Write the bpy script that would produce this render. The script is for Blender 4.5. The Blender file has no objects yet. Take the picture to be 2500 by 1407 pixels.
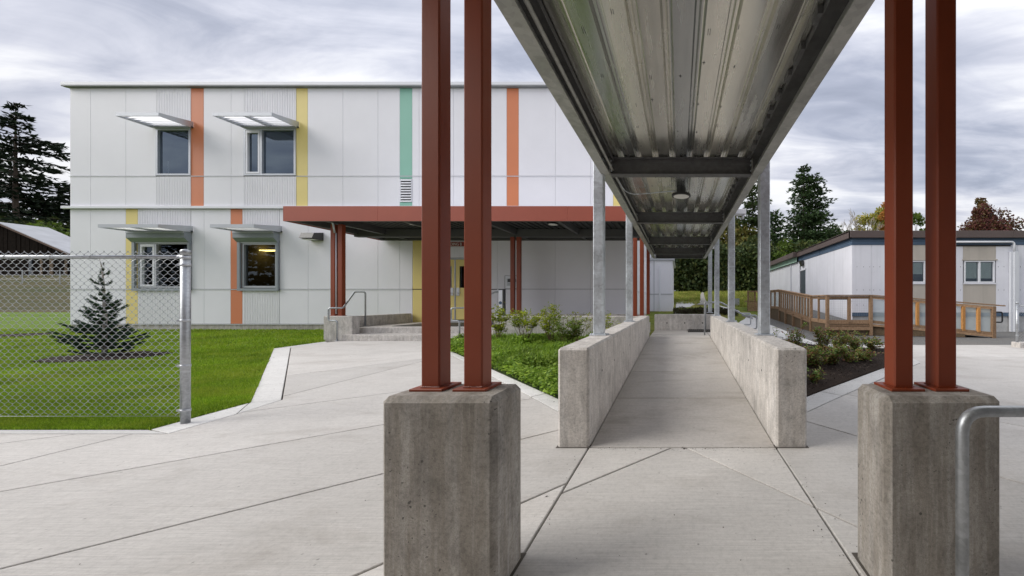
import bpy, bmesh, math, random
import numpy as np
from mathutils import Vector, Matrix

SC = bpy.context.scene
COL = SC.collection
R = math.radians
F = 870.0          # focal length in photograph pixels
VX, VY = 1657.0, 733.0
EYE = 1.18

# ------------------------------------------------------------------ camera
cam = bpy.data.cameras.new('camera')
cam.sensor_width = 36.0
cam.lens = F * 36.0 / 2500.0
cam.shift_x = -(VX - 1250.0) / 2500.0
cam.shift_y = (VY - 703.5) / 2500.0
cam.clip_start = 0.05
cam.clip_end = 2000
camo = bpy.data.objects.new('camera', cam)
COL.objects.link(camo)
camo.location = (0, 0, EYE)
camo.rotation_euler = (R(90), 0, 0)
SC.camera = camo

# ------------------------------------------------------------------ world
SUN_EL, SUN_AZ = R(36), R(258)     # azimuth clockwise from +Y: the sun stands behind the camera, to its left
w = bpy.data.worlds.new('World')
SC.world = w
w.use_nodes = True
nt = w.node_tree
for n in list(nt.nodes):
    nt.nodes.remove(n)
def wn(t, **k):
    n = nt.nodes.new(t)
    for a, b in k.items():
        setattr(n, a, b)
    return n
WL = nt.links.new
wout = wn('ShaderNodeOutputWorld')
sky = wn('ShaderNodeTexSky', sky_type='NISHITA', sun_disc=False)
sky.sun_elevation = SUN_EL
sky.sun_rotation = SUN_AZ
bgs = wn('ShaderNodeBackground'); bgs.inputs[1].default_value = 0.07
WL(sky.outputs[0], bgs.inputs[0])
tc = wn('ShaderNodeTexCoord')
sep = wn('ShaderNodeSeparateXYZ'); WL(tc.outputs['Generated'], sep.inputs[0])
def wm(op, a, b=None, clamp=False):
    n = wn('ShaderNodeMath', operation=op, use_clamp=clamp)
    for i, v in enumerate((a, b)):
        if v is None: continue
        if isinstance(v, (int, float)): n.inputs[i].default_value = v
        else: WL(v, n.inputs[i])
    return n.outputs[0]
zc = wm('MAXIMUM', sep.outputs[2], 0.0)
den = wm('ADD', zc, 0.13)
px = wm('DIVIDE', sep.outputs[0], den)
py = wm('DIVIDE', sep.outputs[1], den)
cmb = wn('ShaderNodeCombineXYZ'); WL(px, cmb.inputs[0]); WL(py, cmb.inputs[1])
def wnoise(scale, rot, loc, detail, rough, dist=0.0, nscale=1.0):
    m = wn('ShaderNodeMapping')
    m.inputs['Scale'].default_value = scale
    m.inputs['Rotation'].default_value = (0, 0, rot)
    m.inputs['Location'].default_value = loc
    WL(cmb.outputs[0], m.inputs[0])
    n = wn('ShaderNodeTexNoise')
    n.inputs['Scale'].default_value = nscale
    n.inputs['Detail'].default_value = detail
    n.inputs['Roughness'].default_value = rough
    n.inputs['Distortion'].default_value = dist
    WL(m.outputs[0], n.inputs[0])
    return n.outputs[0]
n1 = wnoise((0.60, 1.35, 1), R(-38), (9.9, 1.1, 0), 7, 0.52, 0.5, 1.0)
n2 = wnoise((0.35, 0.5, 1), R(20), (6.5, 6.1, 0), 4, 0.5, 0.2, 1.0)
n3 = wnoise((1.4, 3.6, 1), R(-50), (0.3, 2.2, 0), 8, 0.6, 0.8, 1.0)
s = wm('ADD', wm('MULTIPLY', n1, 0.45), wm('MULTIPLY', n2, 0.28))
s = wm('ADD', s, wm('MULTIPLY', n3, 0.27))
cr = wn('ShaderNodeValToRGB')
WL(s, cr.inputs[0])
e = cr.color_ramp.elements
e[0].position = 0.33; e[0].color = (0.27, 0.30, 0.38, 1)
e[1].position = 0.585; e[1].color = (0.93, 0.935, 0.95, 1)
for p_, c_ in ((0.41, (0.42, 0.45, 0.55, 1)), (0.47, (0.62, 0.64, 0.73, 1)), (0.525, (0.86, 0.87, 0.91, 1))):
    x = e.new(p_); x.color = c_
# an overcast sky is brighter towards the zenith and towards the veiled sun
gz_ = wm('ADD', wm('MULTIPLY', zc, 0.50), 0.90)
hz = wm('POWER', wm('SUBTRACT', 1.0, zc, True), 9.0)
hzm = wm('MULTIPLY', hz, 0.55)
mixh = wn('ShaderNodeMixRGB'); mixh.blend_type = 'MIX'
WL(hzm, mixh.inputs[0]); WL(cr.outputs[0], mixh.inputs[1]); mixh.inputs[2].default_value = (0.84, 0.85, 0.90, 1)
bgc = wn('ShaderNodeBackground')
WL(mixh.outputs[0], bgc.inputs[0])
WORLD_GAIN = 0.53
WL(wm('MULTIPLY', gz_, WORLD_GAIN), bgc.inputs[1])
cov = wn('ShaderNodeValToRGB')
WL(n2, cov.inputs[0])
cov.color_ramp.elements[0].position = 0.30; cov.color_ramp.elements[0].color = (0.82, 0.82, 0.82, 1)
cov.color_ramp.elements[1].position = 0.5; cov.color_ramp.elements[1].color = (1, 1, 1, 1)
mixs = wn('ShaderNodeMixShader')
WL(cov.outputs[0], mixs.inputs[0]); WL(bgs.outputs[0], mixs.inputs[1]); WL(bgc.outputs[0], mixs.inputs[2])
WL(mixs.outputs[0], wout.inputs[0])

# ------------------------------------------------------------------ sun
sl = bpy.data.lights.new('sun', 'SUN')
sl.energy = 1.5
sl.angle = R(38)
sl.color = (1.0, 0.96, 0.90)
so = bpy.data.objects.new('sun', sl)
COL.objects.link(so)
d = Vector((math.sin(SUN_AZ) * math.cos(SUN_EL), math.cos(SUN_AZ) * math.cos(SUN_EL), math.sin(SUN_EL)))
so.rotation_euler = (-d).to_track_quat('-Z', 'Y').to_euler()
so.location = d * 50

SC.view_settings.view_transform = 'Standard'
SC.view_settings.look = 'None'
SC.view_settings.gamma = 1.0
SC.view_settings.exposure = 1.02
SC.view_settings.use_curve_mapping = False
SC.render.engine = 'CYCLES'
SC.cycles.max_bounces = 8
SC.cycles.transparent_max_bounces = 24

# ------------------------------------------------------------------ materials
def new_mat(name):
    m = bpy.data.materials.new(name)
    m.use_nodes = True
    t = m.node_tree
    b = t.nodes['Principled BSDF']
    return m, t, b
def N(t, ty, **k):
    n = t.nodes.new(ty)
    for a, b in k.items():
        setattr(n, a, b)
    return n
def noise(t, scale, detail=4, rough=0.55, vec=None, dist=0.0):
    n = N(t, 'ShaderNodeTexNoise')
    n.inputs['Scale'].default_value = scale
    n.inputs['Detail'].default_value = detail
    n.inputs['Roughness'].default_value = rough
    n.inputs['Distortion'].default_value = dist
    if vec is not None: t.links.new(vec, n.inputs[0])
    return n.outputs[0]
def mapping(t, scale=(1, 1, 1), rot=(0, 0, 0), src=None, world=True):
    m = N(t, 'ShaderNodeMapping')
    m.inputs['Scale'].default_value = scale
    m.inputs['Rotation'].default_value = rot
    if src is None:
        if world:
            src = N(t, 'ShaderNodeNewGeometry').outputs['Position']
        else:
            src = N(t, 'ShaderNodeTexCoord').outputs['Object']
    t.links.new(src, m.inputs[0])
    return m.outputs[0]
def ramp(t, src, stops):
    r = N(t, 'ShaderNodeValToRGB')
    t.links.new(src, r.inputs[0])
    el = r.color_ramp.elements
    el[0].position, el[0].color = stops[0][0], c4(stops[0][1])
    el[1].position, el[1].color = stops[-1][0], c4(stops[-1][1])
    for p, c in stops[1:-1]:
        x = el.new(p); x.color = c4(c)
    return r.outputs[0]
def c4(c):
    if isinstance(c, (int, float)): return (c, c, c, 1)
    return (c[0], c[1], c[2], 1)
def mix(t, fac, a, b, mode='MIX'):
    m = N(t, 'ShaderNodeMixRGB'); m.blend_type = mode
    for i, v in enumerate((fac, a, b)):
        if hasattr(v, 'links') or isinstance(v, bpy.types.NodeSocket): t.links.new(v, m.inputs[i])
        elif i == 0: m.inputs[0].default_value = v
        else: m.inputs[i].default_value = c4(v)
    return m.outputs[0]
def math_(t, op, a, b=None, clamp=False):
    n = N(t, 'ShaderNodeMath', operation=op, use_clamp=clamp)
    for i, v in enumerate((a, b)):
        if v is None: continue
        if isinstance(v, (int, float)): n.inputs[i].default_value = v
        else: t.links.new(v, n.inputs[i])
    return n.outputs[0]
def bump(t, b, h, strength=0.3, dist=0.01):
    n = N(t, 'ShaderNodeBump')
    n.inputs['Strength'].default_value = strength
    n.inputs['Distance'].default_value = dist
    t.links.new(h, n.inputs['Height'])
    t.links.new(n.outputs[0], b.inputs['Normal'])
def setc(t, b, col, rough=0.6, metal=0.0, spec=0.5):
    if isinstance(col, bpy.types.NodeSocket): t.links.new(col, b.inputs['Base Color'])
    else: b.inputs['Base Color'].default_value = c4(col)
    if isinstance(rough, bpy.types.NodeSocket): t.links.new(rough, b.inputs['Roughness'])
    else: b.inputs['Roughness'].default_value = rough
    b.inputs['Metallic'].default_value = metal
    b.inputs['Specular IOR Level'].default_value = spec

MAT = {}
def plain(name, col, rough=0.5, metal=0.0, var=0.08, scale=3.0, bmp=0.0, fine=60.0, spec=0.5, dirt=0.0):
    m, t, b = new_mat(name)
    v = mapping(t)
    n = noise(t, scale, 5, 0.6, v)
    lo = [c * (1 - var) for c in col]; hi = [min(1, c * (1 + var)) for c in col]
    c = ramp(t, n, [(0.3, lo), (0.7, hi)])
    if dirt > 0:
        vs = mapping(t, (2.2, 2.2, 0.12))
        s_ = noise(t, 2.0, 6, 0.6, vs)
        c = mix(t, ramp(t, s_, [(0.48, 0.0), (0.75, dirt)]), c, [x * 0.55 for x in col])
    setc(t, b, c, rough, metal, spec)
    if bmp > 0:
        bump(t, b, noise(t, fine, 4, 0.6, v), bmp, 0.004)
    MAT[name] = m
    return m

def concrete_slab(name, base, line_axis=0, stain=0.35, tint=(1, 1, 1)):
    """broom-finished flatwork: fine brush lines, soft mottling, small pits and faint stains"""
    m, t, b = new_mat(name)
    v = mapping(t)
    big = noise(t, 0.55, 5, 0.6, v, 0.3)
    mid = noise(t, 3.2, 6, 0.62, v)
    sc_ = (1.5, 95, 1) if line_axis == 0 else (95, 1.5, 1)
    rot = (0, 0, R(2) if line_axis == 0 else R(0))
    lines = noise(t, 1.6, 5, 0.75, mapping(t, sc_, rot))
    blot = noise(t, 1.25, 7, 0.7, mapping(t, (0.7, 1.6, 1)), 0.5)
    fine = noise(t, 130, 3, 0.6, v)
    dk = [x * y * 0.84 for x, y in zip(base, (1.01, 1.0, 0.98))]
    lt = [x * 1.08 for x in base]
    dk = [x * 0.93 for x in dk]
    c = ramp(t, big, [(0.34, dk), (0.66, lt)])
    c = mix(t, 0.55, c, ramp(t, mid, [(0.3, [x * 0.86 for x in base]), (0.7, [x * 1.06 for x in base])]))
    c = mix(t, ramp(t, lines, [(0.42, 0.0), (0.60, 0.58)]), c, [x * 0.68 for x in base])
    c = mix(t, ramp(t, blot, [(0.52, 0.0), (0.70, stain)]), c, [base[0] * 0.58, base[1] * 0.55, base[2] * 0.52])
    pits = N(t, 'ShaderNodeTexVoronoi'); pits.inputs['Scale'].default_value = 9.0
    t.links.new(v, pits.inputs[0])
    c = mix(t, ramp(t, pits.outputs['Distance'], [(0.035, 0.75), (0.07, 0.0)]), c, [x * 0.35 for x in base])
    oi = N(t, 'ShaderNodeObjectInfo')
    c = mix(t, 1.0, c, ramp(t, oi.outputs['Random'], [(0.0, 0.87), (1.0, 1.05)]), 'MULTIPLY')
    grit = noise(t, 34, 7, 0.8, v)
    c = mix(t, 1.0, c, ramp(t, grit, [(0.36, 0.86), (0.5, 1.0), (0.66, 1.06)]), 'MULTIPLY')
    c = mix(t, ramp(t, fine, [(0.35, 0.25), (0.6, 0.0)]), c, [x * 0.6 for x in base])
    setc(t, b, c, 0.82, 0, 0.3)
    h = math_(t, 'ADD', math_(t, 'MULTIPLY', lines, 0.7), math_(t, 'MULTIPLY', fine, 0.5))
    bump(t, b, h, 0.35, 0.004)
    MAT[name] = m
    return m

def concrete_cast(name, base, bugs=0.5, streak=0.4):
    """formed concrete: vertical streaks, blotches, bug holes"""
    m, t, b = new_mat(name)
    v = mapping(t)
    big = noise(t, 2.2, 6, 0.65, v, 0.4)
    st = noise(t, 2.0, 6, 0.7, mapping(t, (9, 9, 0.55)))
    st2 = noise(t, 1.5, 5, 0.7, mapping(t, (38, 38, 1.3)))
    fine = noise(t, 170, 3, 0.65, v)
    c = ramp(t, big, [(0.3, [x * 0.72 for x in base]), (0.5, base), (0.72, [min(1, x * 1.16) for x in base])])
    c = mix(t, ramp(t, st, [(0.44, streak), (0.62, 0.0)]), c, [base[0] * 0.60, base[1] * 0.56, base[2] * 0.50])
    c = mix(t, ramp(t, st2, [(0.55, 0.0), (0.75, 0.42)]), c, [min(1, x * 1.35) for x in base])
    vo = N(t, 'ShaderNodeTexVoronoi'); vo.inputs['Scale'].default_value = 38.0
    wv = mix(t, 0.06, v, noise(t, 22, 2, 0.5, v))
    t.links.new(wv, vo.inputs[0])
    sel = noise(t, 3.0, 4, 0.6, v)
    thr = ramp(t, sel, [(0.44, 0.0), (0.64, 0.20)])
    hole = math_(t, 'LESS_THAN', vo.outputs['Distance'], thr)
    vo2 = N(t, 'ShaderNodeTexVoronoi'); vo2.inputs['Scale'].default_value = 7.5
    t.links.new(v, vo2.inputs[0])
    hole2 = math_(t, 'LESS_THAN', vo2.outputs['Distance'], 0.042)
    hh = math_(t, 'MAXIMUM', hole, hole2)
    mot = noise(t, 7.0, 8, 0.75, mapping(t, (1.3, 1.3, 0.7)), 0.6)
    c = mix(t, 1.0, c, ramp(t, mot, [(0.30, 0.62), (0.5, 1.0), (0.70, 1.22)]), 'MULTIPLY')
    grit = noise(t, 60, 6, 0.8, v)
    c = mix(t, 1.0, c, ramp(t, grit, [(0.36, 0.70), (0.5, 1.0), (0.66, 1.15)]), 'MULTIPLY')
    c = mix(t, math_(t, 'MULTIPLY', hh, bugs), c, [x * 0.18 for x in base])
    c = mix(t, ramp(t, fine, [(0.35, 0.35), (0.55, 0.0)]), c, [x * 0.55 for x in base])
    gp = N(t, 'ShaderNodeSeparateXYZ')
    t.links.new(N(t, 'ShaderNodeNewGeometry').outputs['Position'], gp.inputs[0])
    setc(t, b, c, 0.85, 0, 0.28)
    h = math_(t, 'SUBTRACT', math_(t, 'ADD', math_(t, 'MULTIPLY', big, 0.8), math_(t, 'MULTIPLY', fine, 0.35)), math_(t, 'MULTIPLY', hh, 1.2))
    bump(t, b, h, 0.7, 0.008)
    MAT[name] = m
    return m

def galv(name, col=(0.50, 0.53, 0.56), rough=0.42, metal=0.75, sp=34.0, lo=0.72):
    m, t, b = new_mat(name)
    v = mapping(t)
    vo = N(t, 'ShaderNodeTexVoronoi'); vo.inputs['Scale'].default_value = sp
    t.links.new(v, vo.inputs[0])
    n = noise(t, 5.0, 5, 0.65, v)
    sx = noise(t, 3.0, 4, 0.6, mapping(t, (1, 1, 14), (R(20), 0, 0)))
    c = mix(t, 0.5, ramp(t, vo.outputs['Color'], [(0.1, [x * lo for x in col]), (0.9, [x * 1.15 for x in col])]),
            ramp(t, n, [(0.35, [x * 0.66 for x in col]), (0.65, [min(1, x * 1.2) for x in col])]))
    c = mix(t, ramp(t, sx, [(0.55, 0.0), (0.7, 0.35)]), c, [min(1, x * 1.4) for x in col])
    setc(t, b, c, ramp(t, n, [(0.3, rough * 0.8), (0.7, rough * 1.3)]), metal, 0.5)
    bump(t, b, n, 0.12, 0.004)
    MAT[name] = m
    return m

SLAB = concrete_slab('broomed_concrete', (0.64, 0.615, 0.585), 0, 0.55)
SLAB2 = concrete_slab('ramp_concrete', (0.56, 0.53, 0.50), 0, 0.75)
CURB = concrete_slab('edge_concrete', (0.72, 0.71, 0.69), 0, 0.12)
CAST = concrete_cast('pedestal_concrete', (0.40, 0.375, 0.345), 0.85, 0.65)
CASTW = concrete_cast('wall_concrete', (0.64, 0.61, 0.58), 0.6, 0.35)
CASTF = concrete_cast('foundation_concrete', (0.52, 0.49, 0.45), 0.2, 0.5)
GALV = galv('galvanized_steel', (0.60, 0.64, 0.68), 0.45, 0.5)
GALVP = galv('galvanized_pipe', (0.46, 0.48, 0.50), 0.42, 0.75, 60)
GALVD = galv('galvanized_channel', (0.42, 0.42, 0.39), 0.5, 0.35, 26)
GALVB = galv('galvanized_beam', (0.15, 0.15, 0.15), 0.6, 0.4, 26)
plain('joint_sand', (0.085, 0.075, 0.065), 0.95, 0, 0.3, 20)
plain('red_paint', (0.235, 0.044, 0.014), 0.45, 0, 0.10, 1.6, 0.10, 90, 0.5)
plain('red_fascia', (0.36, 0.085, 0.052), 0.55, 0, 0.05, 1.5, 0.04, 40)
plain('white_panel', (0.80, 0.795, 0.84), 0.42, 0, 0.025, 0.9, 0.03, 3.0, 0.4)
plain('white_trim', (0.74, 0.75, 0.79), 0.38, 0.1, 0.03, 1.0)
plain('grey_trim', (0.42, 0.44, 0.46), 0.4, 0.3, 0.04, 1.0)
plain('corrugated_metal', (0.78, 0.775, 0.81), 0.42, 0.05, 0.04, 1.0)
plain('orange_panel', (0.62, 0.20, 0.085), 0.5, 0, 0.03, 1.0)
plain('yellow_panel', (0.76, 0.62, 0.22), 0.5, 0, 0.03, 1.0)
plain('teal_panel', (0.24, 0.50, 0.40), 0.5, 0, 0.03, 1.0)
plain('silver_frame', (0.50, 0.52, 0.55), 0.35, 0.5, 0.04, 2.0)
plain('steel_grey_paint', (0.27, 0.30, 0.33), 0.45, 0.2, 0.04, 2.0)
plain('white_blade', (0.70, 0.71, 0.76), 0.45, 0.0, 0.02, 2.0)
plain('dark_lamp', (0.045, 0.045, 0.045), 0.4, 0.2, 0.1, 5)
plain('dark_gap', (0.02, 0.02, 0.022), 0.9)
plain('interior_wall', (0.11, 0.095, 0.07), 0.8)
plain('interior_floor', (0.06, 0.055, 0.05), 0.6)
plain('soffit', (0.25, 0.26, 0.27), 0.6)
plain('portable_siding', (0.75, 0.755, 0.81), 0.55, 0, 0.05, 1.2, 0.05, 8, 0.3, 0.25)
plain('portable_beige', (0.47, 0.43, 0.38), 0.6, 0, 0.06, 1.2, 0.03, 8, 0.3, 0.3)
plain('portable_blue', (0.06, 0.105, 0.17), 0.5, 0, 0.1, 1.5)
plain('portable_green', (0.38, 0.58, 0.47), 0.5, 0, 0.08, 1.5)
plain('portable_brown', (0.095, 0.068, 0.062), 0.55, 0, 0.08, 1.5)
plain('skirt_white', (0.48, 0.48, 0.47), 0.8, 0, 0.25, 3, 0.3, 20)
plain('white_pipe', (0.60, 0.62, 0.66), 0.35, 0, 0.03, 2)
plain('slate_door', (0.05, 0.065, 0.08), 0.45)
plain('black_metal', (0.018, 0.018, 0.02), 0.45)
plain('blind_grey', (0.66, 0.74, 0.70), 0.7)
plain('barn_wood', (0.010, 0.007, 0.005), 0.95, 0, 0.5, 4, 0.3, 30, 0.05)
plain('barn_roof', (0.45, 0.46, 0.48), 0.5, 0.2, 0.12, 0.8)
plain('rust_edge', (0.09, 0.05, 0.03), 0.8)
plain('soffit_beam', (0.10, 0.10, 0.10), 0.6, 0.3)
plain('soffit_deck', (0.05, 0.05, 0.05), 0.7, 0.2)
plain('shrub_twig', (0.13, 0.075, 0.045), 0.85, 0, 0.3, 20)
plain('bark', (0.075, 0.055, 0.042), 0.9, 0, 0.35, 6, 0.6, 25)
plain('pale_bark', (0.34, 0.31, 0.28), 0.9, 0, 0.25, 6)
plain('dark_grate', (0.07, 0.066, 0.062), 0.6, 0.5, 0.2, 20)
plain('stainless', (0.55, 0.56, 0.57), 0.3, 0.9, 0.05, 8)
plain('sign_red', (0.22, 0.035, 0.03), 0.5)
plain('sign_letter', (0.75, 0.72, 0.68), 0.5)

def wood(name, col, col2):
    m, t, b = new_mat(name)
    v = mapping(t)
    g = noise(t, 2.0, 6, 0.7, mapping(t, (7, 7, 7)))
    g2 = noise(t, 26.0, 5, 0.7, mapping(t, (1, 1, 1)))
    oi = N(t, 'ShaderNodeObjectInfo')
    c = ramp(t, g, [(0.3, col), (0.7, col2)])
    c = mix(t, ramp(t, g2, [(0.4, 0.45), (0.65, 0.0)]), c, [x * 0.5 for x in col])
    c = mix(t, 1.0, c, ramp(t, oi.outputs['Random'], [(0, 0.75), (1, 1.2)]), 'MULTIPLY')
    setc(t, b, c, 0.75, 0, 0.3)
    bump(t, b, g2, 0.3, 0.004)
    MAT[name] = m
wood('weathered_wood', (0.25, 0.15, 0.082), (0.42, 0.28, 0.175))
wood('fresh_wood', (0.50, 0.23, 0.07), (0.62, 0.32, 0.11))
wood('skirt_plywood', (0.10, 0.068, 0.040), (0.19, 0.135, 0.082))

# pale translucent mesh panels on the wooden ramp
m, t, b = new_mat('frosted_panel')
setc(t, b, (0.42, 0.47, 0.48), 0.4)
tr = N(t, 'ShaderNodeBsdfTransparent'); tr.inputs[0].default_value = (0.85, 0.9, 0.93, 1)
mx = N(t, 'ShaderNodeMixShader'); mx.inputs[0].default_value = 0.55
t.links.new(tr.outputs[0], mx.inputs[1]); t.links.new(b.outputs[0], mx.inputs[2])
t.links.new(mx.outputs[0], t.nodes['Material Output'].inputs[0])
MAT['frosted_panel'] = m

def glass(name, tint, refl):
    m, t, b = new_mat(name)
    gl = N(t, 'ShaderNodeBsdfGlossy'); gl.inputs['Roughness'].default_value = 0.008
    gl.inputs['Color'].default_value = (0.62, 0.76, 0.92, 1)
    tr = N(t, 'ShaderNodeBsdfTransparent'); tr.inputs[0].default_value = c4(tint)
    fr = N(t, 'ShaderNodeFresnel'); fr.inputs[0].default_value = 1.5
    f = math_(t, 'ADD', math_(t, 'MULTIPLY', fr.outputs[0], 1.0), refl, True)
    mx = N(t, 'ShaderNodeMixShader')
    t.links.new(f, mx.inputs[0]); t.links.new(tr.outputs[0], mx.inputs[1]); t.links.new(gl.outputs[0], mx.inputs[2])
    t.links.new(mx.outputs[0], t.nodes['Material Output'].inputs[0])
    MAT[name] = m
glass('window_glass', (0.45, 0.5, 0.5), 0.13)
glass('clear_glass', (0.55, 0.6, 0.55), 0.02)
glass('portable_glass', (0.9, 0.93, 0.92), 0.03)

m, t, b = new_mat('lamp_lens')
setc(t, b, (0.8, 0.78, 0.74), 0.4)
MAT['lamp_lens'] = m
m, t, b = new_mat('ceiling_tube')
b.inputs['Emission Color'].default_value = (1, 0.72, 0.25, 1); b.inputs['Emission Strength'].default_value = 2.5
MAT['ceiling_tube'] = m

# galvanised deck: smooth zinc sheet with soft reflections, slightly different from sheet to sheet
m, t, b = new_mat('deck_sheet_metal')
v = mapping(t)
n = noise(t, 2.0, 4, 0.5, mapping(t, (6, 0.5, 1)))
sp_ = noise(t, 220, 2, 0.5, v)
c = ramp(t, n, [(0.3, (0.68, 0.69, 0.66)), (0.7, (0.92, 0.92, 0.87))])
sx_ = N(t, 'ShaderNodeSeparateXYZ'); t.links.new(v, sx_.inputs[0])
cell = math_(t, 'FLOOR', math_(t, 'DIVIDE', math_(t, 'ADD', sx_.outputs[0], 0.8), 0.187))
wn_ = N(t, 'ShaderNodeTexWhiteNoise'); wn_.noise_dimensions = '1D'; t.links.new(cell, wn_.inputs['W'])
c = mix(t, 1.0, c, ramp(t, wn_.outputs['Value'], [(0.0, (0.58, 0.60, 0.62)), (0.5, (0.90, 0.89, 0.86)), (1.0, (1.0, 0.97, 0.90))]), 'MULTIPLY')
c = mix(t, ramp(t, sp_, [(0.4, 0.25), (0.6, 0.0)]), c, (0.34, 0.33, 0.31))
# short punched marks in the sheet
mk = N(t, 'ShaderNodeTexVoronoi'); mk.inputs['Scale'].default_value = 1.0
t.links.new(mapping(t, (5.4, 2.2, 1)), mk.inputs[0])
setc(t, b, c, ramp(t, n, [(0.35, 0.18), (0.65, 0.32)]), 0.86, 0.5)
bump(t, b, sp_, 0.05, 0.002)
MAT['deck_sheet_metal'] = m

# ground covers
def ground_mat(name, cols, s1=0.5, s2=14.0, rough=0.95, bmp=0.6):
    m, t, b = new_mat(name)
    v = mapping(t)
    a = noise(t, s1, 6, 0.6, v, 0.4)
    f = noise(t, s2, 6, 0.7, v)
    c = ramp(t, a, [(0.3, cols[0]), (0.7, cols[1])])
    c = mix(t, ramp(t, f, [(0.38, 0.6), (0.62, 0.0)]), c, cols[2])
    setc(t, b, c, rough, 0, 0.2)
    bump(t, b, f, bmp, 0.03)
    MAT[name] = m
ground_mat('lawn_soil', [(0.095, 0.165, 0.009), (0.15, 0.23, 0.016), (0.05, 0.09, 0.007)], 0.6, 30)
ground_mat('mulch', [(0.028, 0.018, 0.013), (0.055, 0.037, 0.026), (0.008, 0.005, 0.004)], 1.5, 45)
ground_mat('bed_soil', [(0.030, 0.055, 0.010), (0.045, 0.080, 0.014), (0.015, 0.022, 0.006)], 1.5, 40)

# terrain: green verge near, dry field on the far left slope, mottled grass bank on the right
m, t, b = new_mat('field_grass')
v = mapping(t)
a = noise(t, 0.30, 6, 0.65, v, 0.4)
f = noise(t, 3.0, 7, 0.75, v)
stripe = noise(t, 1.0, 5, 0.6, mapping(t, (0.06, 0.9, 1)))
green = ramp(t, a, [(0.32, (0.14, 0.20, 0.025)), (0.5, (0.21, 0.24, 0.040)), (0.68, (0.34, 0.28, 0.09))])
dry = ramp(t, stripe, [(0.38, (0.050, 0.062, 0.020)), (0.5, (0.095, 0.080, 0.038)), (0.62, (0.125, 0.100, 0.055))])
sp2 = N(t, 'ShaderNodeSeparateXYZ'); t.links.new(N(t, 'ShaderNodeNewGeometry').outputs['Position'], sp2.inputs[0])
isleft = math_(t, 'LESS_THAN', sp2.outputs[0], -15.0)
c = mix(t, isleft, green, dry)
c = mix(t, ramp(t, f, [(0.38, 0.55), (0.62, 0.0)]), c, (0.035, 0.05, 0.012))
setc(t, b, c, 0.95, 0, 0.15)
bump(t, b, f, 0.8, 0.15)
MAT['field_grass'] = m

m, t, b = new_mat('asphalt')
v = mapping(t)
f = noise(t, 90, 4, 0.8, v); a = noise(t, 0.7, 5, 0.6, v)
c = ramp(t, f, [(0.36, (0.06, 0.06, 0.06)), (0.5, (0.145, 0.145, 0.14)), (0.66, (0.30, 0.30, 0.29))])
c = mix(t, ramp(t, a, [(0.4, 0.0), (0.7, 0.5)]), c, (0.20, 0.18, 0.16))
setc(t, b, c, 0.92, 0, 0.3); bump(t, b, f, 0.7, 0.01)
MAT['asphalt'] = m

def leaf_mat(name, cols, trans=0.35, rough=0.6, scale=2.0, spec=0.3, patch=None):
    m, t, b = new_mat(name)
    g = N(t, 'ShaderNodeNewGeometry')
    r_ = ramp(t, g.outputs['Random Per Island'], [(i / (len(cols) - 1), c) for i, c in enumerate(cols)])
    n = noise(t, scale, 3, 0.6, mapping(t))
    c = mix(t, 1.0, r_, ramp(t, n, [(0.3, 0.72), (0.7, 1.28)]), 'MULTIPLY')
    if patch:
        c = mix(t, ramp(t, noise(t, 0.9, 7, 0.7, mapping(t, (1, 1.6, 1)), 0.8), [(0.48, 0.0), (0.66, 0.75)]), c, patch)
    setc(t, b, c, rough, 0, spec)
    tl = N(t, 'ShaderNodeBsdfTranslucent'); t.links.new(c, tl.inputs[0])
    mx = N(t, 'ShaderNodeMixShader'); mx.inputs[0].default_value = trans
    t.links.new(b.outputs[0], mx.inputs[1]); t.links.new(tl.outputs[0], mx.inputs[2])
    t.links.new(mx.outputs[0], t.nodes['Material Output'].inputs[0])
    MAT[name] = m
leaf_mat('grass_blade', [(0.13, 0.23, 0.012), (0.21, 0.34, 0.018), (0.33, 0.45, 0.04)], 0.3, 0.6, 0.8, 0.3, (0.36, 0.42, 0.05))
leaf_mat('weed_leaf', [(0.10, 0.18, 0.020), (0.20, 0.33, 0.030), (0.33, 0.46, 0.06)], 0.35, 0.5, 1.6)
leaf_mat('shrub_leaf', [(0.14, 0.22, 0.02), (0.30, 0.38, 0.035), (0.50, 0.50, 0.05)], 0.4, 0.5, 3.0)
leaf_mat('shrub_leaf_dark', [(0.08, 0.13, 0.02), (0.14, 0.22, 0.03), (0.22, 0.27, 0.05)], 0.35, 0.5, 3.0)
leaf_mat('nandina_leaf', [(0.08, 0.14, 0.03), (0.15, 0.26, 0.04), (0.28, 0.11, 0.07), (0.32, 0.42, 0.08)], 0.3, 0.5, 2.0)
leaf_mat('spruce_needle', [(0.022, 0.062, 0.030), (0.042, 0.100, 0.048), (0.085, 0.16, 0.075)], 0.1, 0.6, 2.0)
leaf_mat('fir_needle', [(0.008, 0.016, 0.009), (0.014, 0.028, 0.013), (0.028, 0.046, 0.020)], 0.12, 0.7, 0.25)
leaf_mat('fir_needle_mid', [(0.030, 0.058, 0.024), (0.055, 0.10, 0.038), (0.11, 0.17, 0.07)], 0.15, 0.7, 0.3)
leaf_mat('fir_needle_light', [(0.035, 0.06, 0.02), (0.06, 0.095, 0.03), (0.10, 0.14, 0.045)], 0.15, 0.7, 0.3)
leaf_mat('dark_leaf', [(0.026, 0.045, 0.015), (0.055, 0.085, 0.023), (0.11, 0.12, 0.032)], 0.2, 0.7, 0.25)
leaf_mat('olive_leaf', [(0.07, 0.085, 0.016), (0.12, 0.12, 0.024), (0.18, 0.13, 0.03)], 0.25, 0.7, 0.3)
leaf_mat('green_leaf', [(0.05, 0.09, 0.012), (0.09, 0.15, 0.02), (0.14, 0.20, 0.03)], 0.3, 0.6, 0.4)
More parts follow.
